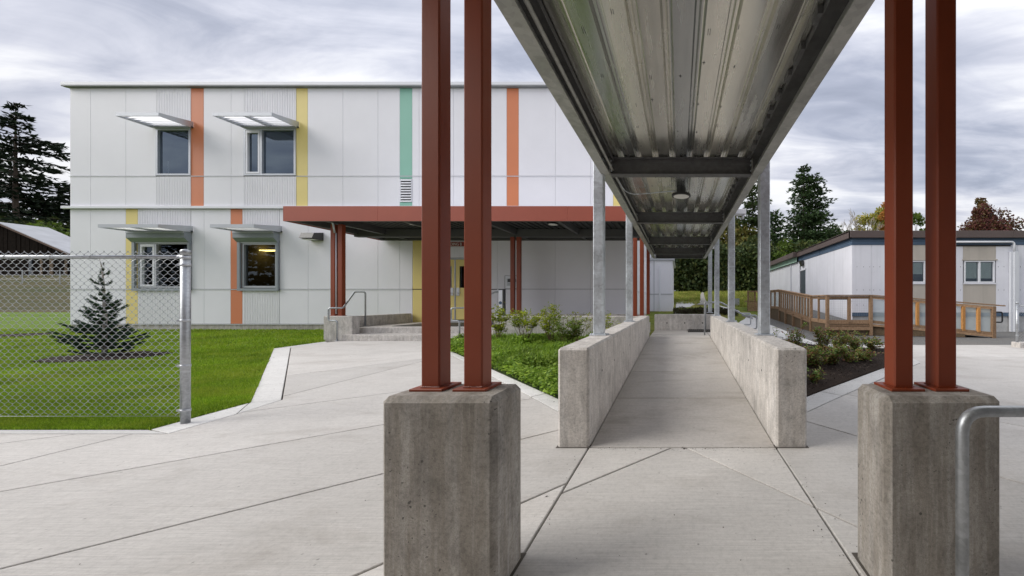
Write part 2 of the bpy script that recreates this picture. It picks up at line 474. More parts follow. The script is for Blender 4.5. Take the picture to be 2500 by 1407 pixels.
leaf_mat('yellow_leaf', [(0.20, 0.24, 0.04), (0.34, 0.34, 0.06), (0.46, 0.32, 0.06)], 0.35, 0.6, 0.35)
leaf_mat('orange_leaf', [(0.34, 0.14, 0.035), (0.45, 0.18, 0.04), (0.36, 0.26, 0.06)], 0.35, 0.6, 0.5)
leaf_mat('maroon_leaf', [(0.07, 0.022, 0.022), (0.12, 0.035, 0.030), (0.10, 0.085, 0.028)], 0.25, 0.6, 0.5)

# ------------------------------------------------------------------ helpers
def tag(o, label=None, cat=None, group=None, kind=None):
    if label: o['label'] = label
    if cat: o['category'] = cat
    if group: o['group'] = group
    if kind: o['kind'] = kind
    return o
def empty(name, loc=(0, 0, 0), label=None, cat=None, group=None, rz=0):
    o = bpy.data.objects.new(name, None)
    COL.objects.link(o); o.location = loc; o.rotation_euler = (0, 0, rz)
    o.empty_display_size = 0.2
    tag(o, label, cat, group)
    return o
def link(name, me, mat, parent=None, smooth=False):
    if isinstance(mat, str): mat = MAT[mat]
    if mat is not None and not me.materials: me.materials.append(mat)
    if smooth:
        me.polygons.foreach_set('use_smooth', [True] * len(me.polygons))
    o = bpy.data.objects.new(name, me)
    COL.objects.link(o)
    if parent is not None:
        o.parent = parent
        # every builder works in world coordinates: undo the parents' offset
        o.matrix_parent_inverse = wmat(parent).inverted()
    return o
def wmat(o):
    m = Matrix.Translation(o.location) @ o.rotation_euler.to_matrix().to_4x4()
    if o.parent is not None:
        m = wmat(o.parent) @ o.matrix_parent_inverse @ m
    return m
class MB:
    def __init__(self):
        self.v = []; self.f = []
    def add(self, vs, fs):
        k = len(self.v)
        self.v += [tuple(a) for a in vs]
        self.f += [tuple(i + k for i in q) for q in fs]
        return self
    def box(self, x0, x1, y0, y1, z0, z1, c=0.0):
        if x0 > x1: x0, x1 = x1, x0
        if y0 > y1: y0, y1 = y1, y0
        if z0 > z1: z0, z1 = z1, z0
        c = min(c, (x1 - x0) * 0.45, (y1 - y0) * 0.45, (z1 - z0) * 0.45)
        if c <= 0:
            vs = [(x, y, z) for z in (z0, z1) for y in (y0, y1) for x in (x0, x1)]
            fs = [(0, 2, 3, 1), (4, 5, 7, 6), (0, 1, 5, 4), (2, 6, 7, 3), (0, 4, 6, 2), (1, 3, 7, 5)]
            return self.add(vs, fs)
        # chamfered box: 24 vertices
        bm = bmesh.new()
        bmesh.ops.create_cube(bm, size=1.0)
        for q in bm.verts:
            q.co = Vector(((x0 + x1) / 2 + q.co.x * (x1 - x0), (y0 + y1) / 2 + q.co.y * (y1 - y0), (z0 + z1) / 2 + q.co.z * (z1 - z0)))
        bmesh.ops.bevel(bm, geom=list(bm.edges), offset=c, segments=1, affect='EDGES', profile=0.5)
        bm.verts.ensure_lookup_table(); bm.verts.index_update()
        self.add([q.co for q in bm.verts], [[q.index for q in fa.verts] for fa in bm.faces])
        bm.free()
        return self
    def prism(self, prof, axis, a0, a1):
        """closed profile of (u,v) extruded along axis from a0 to a1; axis 'x': (y,z), 'y': (x,z), 'z': (x,y)"""
        def P(u, v, a):
            return (a, u, v) if axis == 'x' else ((u, a, v) if axis == 'y' else (u, v, a))
        n = len(prof)
        vs = [P(u, v, a0) for u, v in prof] + [P(u, v, a1) for u, v in prof]
        fs = [(i, (i + 1) % n, (i + 1) % n + n, i + n) for i in range(n)]
        fs += [tuple(range(n - 1, -1, -1)), tuple(range(n, 2 * n))]
        return self.add(vs, fs)
    def beam(self, p, q, wx, wz, up=(0, 0, 1)):
        """rectangular bar from p to q, wx wide, wz high"""
        p = Vector(p); q = Vector(q); d = (q - p).normalized()
        u = Vector(up)
        s = d.cross(u)
        if s.length < 1e-4: s = d.cross(Vector((1, 0, 0)))
        s.normalize(); u = s.cross(d).normalized()
        vs = []
        for b_ in (p, q):
            for a, c in ((-1, -1), (1, -1), (1, 1), (-1, 1)):
                vs.append(b_ + s * (a * wx / 2) + u * (c * wz / 2))
        return self.add(vs, [(0, 1, 5, 4), (1, 2, 6, 5), (2, 3, 7, 6), (3, 0, 4, 7), (3, 2, 1, 0), (4, 5, 6, 7)])
    def tube(self, pts, r, seg=10, cap=True):
        pts = [Vector(p) for p in pts]
        if isinstance(r, (int, float)): r = [r] * len(pts)
        rings = []
        pu = None
        for i, p in enumerate(pts):
            if i == 0: d = pts[1] - p
            elif i == len(pts) - 1: d = p - pts[i - 1]
            else: d = (pts[i + 1] - p).normalized() + (p - pts[i - 1]).normalized()
            d.normalize()
            if pu is None:
                u = d.cross(Vector((0.13, 0.21, 0.97)))
                if u.length < 0.1: u = d.cross(Vector((1, 0, 0)))
            else:
                u = pu - d * pu.dot(d)
            u.normalize(); pu = u
            vv = d.cross(u)
            rings.append([p + (u * math.cos(2 * math.pi * k / seg) + vv * math.sin(2 * math.pi * k / seg)) * r[i] for k in range(seg)])
        vs = [q for rr in rings for q in rr]
        fs = []
        for i in range(len(pts) - 1):
            for k in range(seg):
                a, b_ = i * seg + k, i * seg + (k + 1) % seg
                fs.append((a, b_, b_ + seg, a + seg))
        if cap:
            fs.append(tuple(range(seg - 1, -1, -1)))
            n = (len(pts) - 1) * seg
            fs.append(tuple(range(n, n + seg)))
        return self.add(vs, fs)
    def mesh(self, name):
        me = bpy.data.meshes.new(name)
        me.from_pydata(self.v, [], self.f)
        me.update()
        return me
    def build(self, name, mat, parent=None, smooth=False, tris=False):
        me = self.mesh(name)
        if name != 'pane':
            bm = bmesh.new(); bm.from_mesh(me)
            bmesh.ops.recalc_face_normals(bm, faces=bm.faces)
            bm.to_mesh(me); bm.free()
        if smooth:
            o = link(name, me, mat, parent)
            for p in me.polygons:
                p.use_smooth = len(p.vertices) <= 4
            return o
        return link(name, me, mat, parent)
def box(name, mat, parent, x0, x1, y0, y1, z0, z1, c=0.0):
    return MB().box(x0, x1, y0, y1, z0, z1, c).build(name, mat, parent)
def bent(pts, r, n=5):
    """polyline with rounded corners of radius r"""
    pts = [Vector(p) for p in pts]
    out = [pts[0]]
    for i in range(1, len(pts) - 1):
        a, b_, c = pts[i - 1], pts[i], pts[i + 1]
        d1 = (a - b_); d2 = (c - b_)
        rr = min(r, d1.length * 0.49, d2.length * 0.49)
        p1 = b_ + d1.normalized() * rr; p2 = b_ + d2.normalized() * rr
        for k in range(n + 1):
            t_ = k / n
            out.append(p1 * (1 - t_) ** 2 + b_ * 2 * t_ * (1 - t_) + p2 * t_ ** 2)
    out.append(pts[-1])
    return out
def copy_tree(o, parent=None):
    c = o.copy(); COL.objects.link(c)
    if parent is not None: c.parent = parent
    for ch in list(o.children): copy_tree(ch, c)
    return c
def leaves(name, C, D, S, L, W, mat, parent=None):
    """many leaf-shaped quads: centre C, long direction D, side direction S, length L, width W"""
    n = len(C)
    V = np.empty((n, 4, 3), np.float32)
    L = np.asarray(L).reshape(-1, 1); W = np.asarray(W).reshape(-1, 1)
    V[:, 0] = C - D * L * 0.5
    V[:, 1] = C - S * W * 0.5 - D * L * 0.05
    V[:, 2] = C + D * L * 0.5
    V[:, 3] = C + S * W * 0.5 - D * L * 0.05
    return quads(name, V, mat, parent)
def quads(name, V, mat, parent=None):
    n, k = V.shape[0], V.shape[1]
    me = bpy.data.meshes.new(name)
    me.vertices.add(n * k)
    me.vertices.foreach_set('co', V.reshape(-1).astype(np.float32))
    me.loops.add(n * k)
    me.loops.foreach_set('vertex_index', np.arange(n * k, dtype=np.int32))
    me.polygons.add(n)
    me.polygons.foreach_set('loop_start', np.arange(0, n * k, k, dtype=np.int32))
    me.polygons.foreach_set('loop_total', np.full(n, k, np.int32))
    me.update(); me.validate()
    return link(name, me, mat, parent)
def unit(a):
    return a / np.maximum(np.linalg.norm(a, axis=-1, keepdims=True), 1e-9)

# ground heights
def interp(y, tab):
    if y <= tab[0][0]: return tab[0][1]
    for (a, za), (b_, zb) in zip(tab, tab[1:]):
        if y <= b_: return za + (zb - za) * (y - a) / (b_ - a)
    return tab[-1][1]
T_MID = [(3, 0), (10, .106), (12.5, .145), (25, .70), (40, 2.05), (60, 2.3), (300, 6)]
T_LEFT = [(3, 0), (10, .106), (12.5, .15), (28, .90), (45, 4.3), (60, 4.9), (300, 9)]
T_RIGHT = [(3, 0), (10, 0), (14, 0), (25, .40), (40, 2.05), (60, 2.3), (300, 6)]
def sm(a, b_, x):
    t_ = min(1, max(0, (x - a) / (b_ - a))); return t_ * t_ * (3 - 2 * t_)
def gz(x, y):
    m_ = interp(y, T_MID)
    if x < -10:
        k = sm(-18, -10, x); return m_ * k + interp(y, T_LEFT) * (1 - k)
    k = sm(1.5, 5, x)
    return m_ * (1 - k) + interp(y, T_RIGHT) * k
def G(px_, py_, off=0.0):
    """ground point seen at a photograph pixel"""
    z = 0.0
    y = 5.0
    for _ in range(60):
        y2 = (EYE - z - off) * F / max(py_ - VY, 1.0)
        y = 0.5 * y + 0.5 * min(y2, 120)
        z = gz((px_ - VX) * y / F, y)
    return ((px_ - VX) * y / F, y)
def PT(px_, py_, y):
    return ((px_ - VX) * y / F, y, EYE + (VY - py_) * y / F)
# ================================================================== GROUND
def build_terrain():
    xs = [-260, -200, -150, -110, -80, -60, -48, -40, -34, -28, -24, -20, -16, -13, -10, -7, -4, -1, 1, 2, 3, 4, 5, 7, 10, 14, 18, 24, 30, 40, 55, 75, 100, 150, 220, 300]
    ys = [-80, -40, -20, -10, -5, 0, 3, 5, 8, 10, 12.5, 15, 18, 21, 25, 28, 31, 34, 37, 40, 42.5, 45, 52, 60, 75, 100, 150, 220, 300]
    rs = random.Random(4)
    bm = bmesh.new()
    g_ = {}
    for j, y in enumerate(ys):
        for i, x in enumerate(xs):
            off = -0.07 if y < 16 else -0.07 + 0.07 * min(1, (y - 16) / 4)
            if x < -10 and y > 16: off = min(off, 0)
            g_[i, j] = bm.verts.new((x, y, gz(x, y) + off + (rs.uniform(-.04, .04) if y > 30 else 0)))
    for j in range(len(ys) - 1):
        for i in range(len(xs) - 1):
            bm.faces.new((g_[i, j], g_[i + 1, j], g_[i + 1, j + 1], g_[i, j + 1]))
    me = bpy.data.meshes.new('terrain'); bm.to_mesh(me); bm.free()
    o = link('terrain', me, 'field_grass'); o['kind'] = 'structure'
build_terrain()

def sheet(name, poly, off, mat, kind='structure', step=1.0, parent=None, mound=0.0, thick=0.0):
    """polygon draped over the ground"""
    bm = bmesh.new()
    vs = [bm.verts.new((x, y, 0)) for x, y in poly]
    bm.faces.new(vs)
    bmesh.ops.triangulate(bm, faces=bm.faces)
    X = [p[0] for p in poly]; Y = [p[1] for p in poly]
    cuts = []
    y = math.ceil(min(Y) / step) * step
    while y < max(Y):
        cuts.append(((0, y, 0), (0, 1, 0))); y += step if y < 14 else step * 2
    cuts += [((0, y, 0), (0, 1, 0)) for y in (3, 10, 12.5, 25)]
    x = math.ceil(min(X) / step) * step
    while x < max(X):
        cuts.append(((x, 0, 0), (1, 0, 0))); x += step if x > -14 else step * 2
    for co, no in cuts:
        bmesh.ops.bisect_plane(bm, geom=list(bm.verts) + list(bm.edges) + list(bm.faces), plane_co=co, plane_no=no)
    for q in bm.verts:
        m_ = 0
        if mound > 0:
            dmin = 9
            for (ax, ay), (bx, by) in zip(poly, poly[1:] + poly[:1]):
                l2 = (bx - ax) ** 2 + (by - ay) ** 2
                t_ = max(0, min(1, ((q.co.x - ax) * (bx - ax) + (q.co.y - ay) * (by - ay)) / max(l2, 1e-6)))
                dmin = min(dmin, math.hypot(q.co.x - ax - t_ * (bx - ax), q.co.y - ay - t_ * (by - ay)))
            m_ = mound * min(1, dmin / 0.6)
        q.co.z = gz(q.co.x, q.co.y) + off + m_
    if thick > 0:
        edges = [e_ for e_ in bm.edges if e_.is_boundary]
        r = bmesh.ops.extrude_edge_only(bm, edges=edges)
        for q in r['geom']:
            if isinstance(q, bmesh.types.BMVert): q.co.z -= thick
    bmesh.ops.recalc_face_normals(bm, faces=bm.faces)
    for f_ in bm.faces:
        if abs(f_.normal.z) > .7 and f_.normal.z < 0: f_.normal_flip()
    me = bpy.data.meshes.new(name); bm.to_mesh(me); bm.free()
    o = link(name, me, mat, parent)
    if kind: o['kind'] = kind
    return o

# key outline points, read off the photograph and dropped on the ground
L0 = G(-60, 1049); L1 = G(366, 1049); L2 = G(610, 983); L3 = G(668, 851); L4 = G(795, 834)
C0 = G(-60, 1059); C1 = G(410, 1059); C2 = G(578, 1011); C3 = G(688, 976); C4 = G(710, 849)
L0 = (-14.0, L1[1]); C0 = (-14.0, C1[1])
lawn_poly = [L0, L1, L2, L3, L4, (-9.58, 9.6), (-9.58, 12.36), (-21.4, 12.36), (-21.6, 27.5), (-75, 28.5), (-75, 3.3)]
lawn = sheet('lawn', lawn_poly, -0.012, 'lawn_soil', step=1.0)
asp_poly = [G(1762, 752.5), G(1800, 757.5), G(1878, 792), G(1930, 812), G(1989, 836), G(2030, 841), G(2140, 842), (14.0, 9.4), (24, 9.4), (24, 20), (6.6, 27), (2.2, 27)]
asp = sheet('asphalt_path', asp_poly, -0.012, 'asphalt', step=1.5)

# paving: a bed of dark joint sand with separate slabs set on it
pave = empty('pavement'); pave['kind'] = 'structure'
def clip(poly, nx, ny, c):
    """keep nx*x+ny*y <= c"""
    out = []
    for (ax, ay), (bx, by) in zip(poly, poly[1:] + poly[:1]):
        da = nx * ax + ny * ay - c; db = nx * bx + ny * by - c
        if da <= 0: out.append((ax, ay))
        if (da < 0 < db) or (db < 0 < da):
            t_ = da / (da - db); out.append((ax + (bx - ax) * t_, ay + (by - ay) * t_))
    return out
def area(p):
    return 0.5 * sum(a[0] * b_[1] - b_[0] * a[1] for a, b_ in zip(p, p[1:] + p[:1]))
def inset(p, d_):
    if area(p) < 0: p = p[::-1]
    # drop near-duplicate points
    q = []
    for a in p:
        if not q or math.hypot(a[0] - q[-1][0], a[1] - q[-1][1]) > 0.02: q.append(a)
    if len(q) > 1 and math.hypot(q[0][0] - q[-1][0], q[0][1] - q[-1][1]) < 0.02: q.pop()
    n = len(q)
    if n < 3: return None
    out = []
    for i in range(n):
        a, b_, c = Vector(q[i - 1]), Vector(q[i]), Vector(q[(i + 1) % n])
        d1 = (b_ - a).normalized(); d2 = (c - b_).normalized()
        n1 = Vector((-d1.y, d1.x)); n2 = Vector((-d2.y, d2.x))
        m_ = n1 + n2
        if m_.length < 0.2: m_ = n1
        m_.normalize()
        k = d_ / max(0.35, m_.dot(n1))
        out.append((b_.x + m_.x * k, b_.y + m_.y * k))
    return out
def slab(poly, zf, mat, name='paving_slab', gap=0.0068, bev=0.004, parent=None, depth=0.035):
    p1 = inset(poly, gap)
    if p1 is None or abs(area(p1)) < 0.01: return
    p2 = inset(p1, bev)
    if p2 is None or len(p2) != len(p1): return
    n = len(p1)
    bm = bmesh.new()
    lo = [bm.verts.new((x, y, zf(x, y) - depth)) for x, y in p1]
    mi = [bm.verts.new((x, y, zf(x, y) - bev * 0.8)) for x, y in p1]
    hi = [bm.verts.new((x, y, zf(x, y))) for x, y in p2]
    for i in range(n):
        j = (i + 1) % n
        bm.faces.new((lo[i], lo[j], mi[j], mi[i])); bm.faces.new((mi[i], mi[j], hi[j], hi[i]))
    bm.faces.new(hi)
    me = bpy.data.meshes.new(name); bm.to_mesh(me); bm.free()
    return link(name, me, mat, parent or pave)
def lineof(a, b_):
    nx, ny = (b_[1] - a[1]), -(b_[0] - a[0]); l = math.hypot(nx, ny); nx /= l; ny /= l
    return nx, ny, nx * a[0] + ny * a[1]
def split_all(poly, lines):
    """cut a (possibly concave) outline along straight joints; returns the outlines of the pieces"""
    bm = bmesh.new()
    bm.faces.new([bm.verts.new((x, y, 0)) for x, y in poly])
    bmesh.ops.triangulate(bm, faces=bm.faces)
    for nx, ny, c in lines:
        bmesh.ops.bisect_plane(bm, geom=list(bm.verts) + list(bm.edges) + list(bm.faces), plane_co=(nx * c, ny * c, 0), plane_no=(nx, ny, 0), dist=1e-5)
    groups = {}
    for f_ in bm.faces:
        m_ = f_.calc_center_median()
        key = tuple(nx * m_.x + ny * m_.y > c for nx, ny, c in lines)
        groups.setdefault(key, set()).add(f_)
    out = []
    for fs in groups.values():
        fs = set(fs)
        while fs:
            comp = {fs.pop()}; todo = list(comp)
            while todo:
                f_ = todo.pop()
                for e_ in f_.edges:
                    for g_ in e_.link_faces:
                        if g_ in fs: fs.discard(g_); comp.add(g_); todo.append(g_)
            nxt = {}
            for f_ in comp:
                for l_ in f_.loops:
                    if all(g_ is f_ or g_ not in comp for g_ in l_.edge.link_faces):
                        nxt[l_.vert] = l_.link_loop_next.vert
            if not nxt: continue
            v0 = next(iter(nxt)); loop = [v0]; v_ = nxt[v0]
            while v_ is not v0 and len(loop) < 500 and v_ in nxt:
                loop.append(v_); v_ = nxt[v_]
            pts = [(q.co.x, q.co.y) for q in loop]
            # drop collinear points
            keep = []
            for k in range(len(pts)):
                a, b_, c = pts[k - 1], pts[k], pts[(k + 1) % len(pts)]
                cr_ = (b_[0] - a[0]) * (c[1] - b_[1]) - (b_[1] - a[1]) * (c[0] - b_[0])
                if abs(cr_) > 1e-4 * max(1e-3, math.hypot(b_[0] - a[0], b_[1] - a[1]) * math.hypot(c[0] - b_[0], c[1] - b_[1])): keep.append(b_)
            if len(keep) >= 3 and abs(area(keep)) > 0.015: out.append(keep)
    bm.free()
    return out
ZG = lambda x, y: gz(x, y)
def onx(a, b_, x):
    t_ = (x - a[0]) / (b_[0] - a[0]); return (x, a[1] + (b_[1] - a[1]) * t_)
# left field of slabs
W2 = 2.852
B1 = G(1103, 833); B2 = G(1103, 858); B3 = G(1209, 900); B4 = G(1357, 969)
P2 = G(1103, 873); P3 = G(1296, 969); P4 = G(1357, 1002)
B4 = onx(B3, B4, -0.975); P4 = onx(P3, P4, -0.975)
regA = [C0, C1, C2, C3, C4, G(800, 836), (-9.0, 9.44), (-5.0, 9.44), B1, (B2[0] - .16, B2[1]), P3, P4, (-0.975, W2), (-0.72, W2), (-0.72, -3.2), (-14, -3.2)]
ja = lineof(G(0, 1202), G(934, 1038.6)); jb = lineof(G(0, 1390), G(934, 1158)); jc = lineof(G(0, 1138.6), G(345, 1054.5))
jd = lineof(G(643, 1000), G(934, 962)); je = lineof(G(863, 1407), G(934, 1376))
jf = lineof(G(800, 905), G(1000, 880)); jg = lineof(G(1638, 1094), G(1379, 1201)); jh = lineof(G(1274, 1068), G(1358, 1048))
jlow = lineof((-4.6, .2), (-2.3, 1.0))
for p in split_all(regA, [ja, jb, jc, jd, jf]):
    cx = sum(q[0] for q in p) / len(p); cy = sum(q[1] for q in p) / len(p)
    subs = [p]
    if cx > -6 and cy < 3.6: subs = split_all(p, [je]) if cy < 1.6 else split_all(p, [jg])
    for q in subs: slab(q, ZG, SLAB)
# concrete edge strip along the lawn
strip = [[L0, L1, C1, C0], [L1, L2, C2, C1], [L2, C3, C2], [L2, L3, C4, C3], [L3, L4, G(800, 836), C4]]
cut1 = lineof(G(620, 942), G(700, 936))
slab(clip(strip[0], 1, 0, -8.0), ZG, CURB, 'edge_slab'); slab(clip(strip[0], -1, 0, 8.0), ZG, CURB, 'edge_slab')
slab(strip[1], ZG, CURB, 'edge_slab'); slab(strip[2], ZG, CURB, 'edge_slab', 0.002)
for q in split_all(strip[3], [cut1]): slab(q, ZG, CURB, 'edge_slab')
slab(strip[4], ZG, CURB, 'edge_slab')
# strip along the left planting bed
sb = [B2, B3, B4, (-1.0, W2 + .05), P4, P3, (B2[0] - .16, B2[1])]
cutb = lineof(G(1205, 945), G(1320, 945))
for q in split_all([B2, B4, P4, P3, (B2[0] - .16, B2[1])], [lineof(G(1296, 969), G(1357, 955)), lineof(G(1180, 905), G(1209, 895))]):
    slab(q, ZG, CURB, 'edge_slab')
# centre strip
regB = [(-0.72, -3.2), (0.78, -3.2), (0.78, W2), (-0.72, W2)]
kl = lineof(G(1640, 1093), G(1379, 1201)); kr = lineof(G(1673, 1093), G(1987, 1237))
for q in split_all(regB, [kl, kr, (0, 1, -0.6)]): slab(q, ZG, SLAB, parent=pave)
# right field of slabs
R1 = G(1978, 965); R2 = G(2156, 899); R3 = G(2167, 852)
Q1 = G(1978, 1002); Q2 = G(2156, 923)
R1 = onx(R1, R2, 1.035); Q1 = onx(Q1, Q2, 1.035)
asph_line = [G(1800, 757.5), G(1878, 792), G(1930, 812), G(1989, 836), G(2030, 841), G(2140, 842)]
dq = (Q2[0] - Q1[0], Q2[1] - Q1[1])
Q3 = (Q2[0] + dq[0] * 0.75, Q2[1] + dq[1] * 0.75)
regC1 = [(0.78, -3.2), (14, -3.2), (14, 9.38), (asph_line[-1][0], 9.38), (Q3[0] + .1, 9.38), Q3, Q1, (1.03, W2), (0.78, W2)]
l1 = lineof(G(1987, 1237), G(2088, 1283.6)); l2 = lineof(G(1978, 1043), G(2088, 1073)); l3 = lineof(G(2441, 1034), G(2500, 1045)); l4 = lineof(G(2441, 1167), G(2500, 1184))
l5 = lineof(G(2110, 977), G(2156, 951)); l6 = (1, 0, 8.2); l7 = (0, 1, 7.4)
for p in split_all(regC1, [l4, l3, l6]):
    cx = sum(q[0] for q in p) / len(p); cy = sum(q[1] for q in p) / len(p)
    subs = [p]
    if cy < 2.2: subs = split_all(p, [l1])
    elif cy < 4: subs = split_all(p, [l2])
    elif cx > 2: subs = split_all(p, [l7])
    for q in subs: slab(q, ZG, SLAB)
# edge strip of the right bed, then the walk behind it
for q in split_all([R1, R2, (R2[0] + dq[0] * .7, R2[1] + dq[1] * .72), Q3, Q2, Q1], [lineof(G(2015, 958), G(2055, 966)), lineof(G(2156, 899), G(2180, 921))]):
    slab(q, ZG, CURB, 'edge_slab')
walk = [(Q3[0], 9.38), Q3, (R2[0] + dq[0] * .7, R2[1] + dq[1] * .72), (3.6, 6.0), (1.4, 8.9), (1.06, 8.9), (1.06, 12.0), (-0.2, 15), (-0.2, 30), (2.0, 30)] + asph_line + []
MB_ = None
for q in split_all(walk, [(0, 1, 8.0), (0, 1, 10.4), (0, 1, 13.0), (0, 1, 16), (0, 1, 19.5), (0, 1, 24)]): slab(q, ZG, CURB, 'edge_slab')
# sand under the slabs
sand_poly = [(-14, -3.2), (14, -3.2), (14, 9.38), (1.2, 9.38), (1.2, 9.1), (-9.2, 9.6), (-10.6, 8.0), (-5.6, 3.6), (-14, 3.3)]
sand_ = sheet('joint_bed', sand_poly, -0.028, 'joint_sand', None, step=2.0, parent=pave)

# planting beds
bedL = [B1, (B2[0], B2[1]), B3, B4, (-0.985, 9.5), (-4.95, 9.5)]
o = sheet('planting_bed', bedL, 0.012, 'bed_soil', 'structure', 0.5, mound=0.03, thick=.05)
bedR = [R1, R2, (R2[0] + dq[0] * .62, R2[1] + dq[1] * .64), (5.6, 8.7), G(2040, 850), G(1986, 843), G(1905, 828), (1.045, 7.6)]
o = sheet('mulch_bed', bedR, 0.012, 'mulch', 'structure', 0.5, mound=0.06, thick=.05)

# ------------------------------------------------------------------ ramp
rmp = empty('walkway_ramp', (0.03, W2, 0)); rmp['kind'] = 'structure'
RZ = lambda x, y: 0.0494 * (min(y, 8.722) - W2) + 0.001
ys = [W2 + 1.22 * k for k in range(6)] + [10.60]
ys[5] = 8.95
for a, b_ in zip(ys, ys[1:]):
    slab([(-0.72, a), (0.78, a), (0.78, b_), (-0.72, b_)], RZ, SLAB2, 'ramp_slab', 0.0075, 0.006, rmp, 0.05)
slab([(0.78, 8.95), (1.9, 8.95), (1.9, 10.6), (0.78, 10.6)], RZ, SLAB2, 'ramp_slab', 0.0075, 0.006, rmp, 0.05)
MB().add([(-0.72, W2, -.04), (0.78, W2, -.04), (0.78, 8.722, .25), (-0.72, 8.722, .25), (0.78, 10.6, .25), (-0.72, 10.6, .25), (1.9, 10.6, .25), (1.9, 8.95, .25)],
         [(0, 1, 2, 3), (3, 2, 4, 5), ]).build('ramp_base', 'joint_sand', rmp)
MB().box(0.8, 1.9, 8.94, 8.96, -.1, .25).box(1.9, 1.92, 8.94, 10.6, -.1, .25).build('landing_side', CASTW, rmp)
# floor grate by the cross wall
gr = empty('floor_grate', (0.62, 10.3, .29), 'dark slatted floor grate set in the landing before the low cross wall', 'grate')
gr['x'] = 1; del gr['x']
MB().box(0.26, 1.06, 9.86, 9.88, .29, .315).box(0.26, 1.06, 10.54, 10.56, .29, .315).box(0.26, .28, 9.86, 10.56, .29, .315).box(1.04, 1.06, 9.86, 10.56, .29, .315).build('frame', 'dark_grate', gr)
box('tray', 'dark_gap', gr, 0.28, 1.04, 9.88, 10.54, .292, .296)
bar0 = box('bar', 'dark_grate', gr, 0.285, 0.313, 9.88, 10.54, .296, .314)
for k in range(1, 14):
    c = bar0.copy(); COL.objects.link(c); c.location.x += 0.0555 * k

# low walls beside the ramp
def low_wall(x0, x1, y0, y1, z1, label, holes_x=None):
    o = MB().box(x0, x1, y0, y1, -0.15, z1, 0.018).build('ramp_wall', CASTW)
    tag(o, label, 'low wall')
    MB().box(x0 - .010, x1 + .010, y0 - .012, y0 + .05, -.02, .0025).build('foot_strip', 'joint_sand', o)  # thin dark strip at the foot of the wall's near end
    if holes_x is not None:
        for k, yy in enumerate([3.35, 3.98, 4.61, 5.24, 5.87, 6.5, 7.13, 7.76, 8.39]):
            for zz in (0.52,):
                m_ = MB()
                s_ = 1 if holes_x > (x0 + x1) / 2 else -1
                m_.tube([(holes_x - .012 * s_, yy, zz - .01 * (k % 3)), (holes_x + .0015 * s_, yy, zz - .01 * (k % 3))], 0.011, 8)
                m_.build('tie_hole', 'dark_gap', o)
    return o
wl = low_wall(-0.97, -0.72, W2, 8.76, 0.796, 'low concrete wall on the left of the ramp beside the green weedy bed', -0.72)
wr = low_wall(0.78, 1.03, W2, 8.76, 0.796, 'low concrete wall on the right of the ramp beside the dark mulch bed', 0.78)
cw = MB().box(-0.72, 1.12, 10.6, 10.85, 0, 0.755, 0.015).build('landing_wall', CASTW)
tag(cw, 'low concrete cross wall closing the far end of the ramp landing', 'low wall')
for xx in (-.35, .18, .71):
    MB().tube([(xx, 10.61, .5), (xx, 10.598, .5)], 0.02, 10).build('tie_hole', 'dark_gap', cw)

# ------------------------------------------------------------------ entrance platform, steps, planter walls
st = empty('entrance_steps', (-7, 9.5, .1), 'pale concrete entrance steps and platform in front of the yellow doors', 'steps')
MB().box(-8.94, -5.0, 9.45, 10.02, -.05, .255, .01).build('step', CASTW, st)
MB().box(-9.29, -5.0, 10.0, 10.6, -.05, .41, .01).build('step', CASTW, st)
MB().box(-9.29, -0.99, 10.6, 12.41, -.05, .406).build('platform', CASTW, st)
MB().box(-5.0, -0.99, 9.76, 10.6, -.05, .402).build('platform', CASTW, st)
box('metal_mat', 'dark_grate', st, -8.4, -5.1, 10.45, 12.0, .41, .425)
box('threshold', 'grey_trim', st, -8.7, -6.5, 12.2, 12.41, .41, .47)
ck = empty('cheek_wall', (-9.2, 9.7, .1), 'concrete cheek wall left of the entrance steps under the paired red columns', 'low wall')
MB().box(-9.575, -8.80, 9.6, 9.84, -.1, .75, .012).build('block', CASTW, ck)
MB().box(-9.50, -9.292, 9.84, 12.40, -.1, .72, .012).build('side_wall', CASTW, ck)
o = MB().box(-4.95, -0.985, 9.52, 9.75, -.1, .75, .012).build('planter_wall', CASTW)
tag(o, 'pale concrete planter wall behind the leafy shrubs of the left bed', 'low wall')
o = MB().box(-5.40, -1.05, 11.28, 11.5, .40, .735, .01).build('porch_kerb', CASTW)
tag(o, 'long low concrete kerb under the entry canopy carrying the middle red columns', 'low wall')
o = MB().box(-1.24, -0.86, 8.9, 9.14, -.1, .776, .01).build('column_pier', CASTW)
tag(o, 'small concrete pier at the far left end of the ramp wall', 'pier')
o = MB().box(-4.75, -4.5, 9.8, 9.95, .40, .80).build('vent_box', 'white_trim')
tag(o, 'small white metal box on the planter wall right of the middle red columns', 'box')
o.location = (0.62, 1.5, 0)

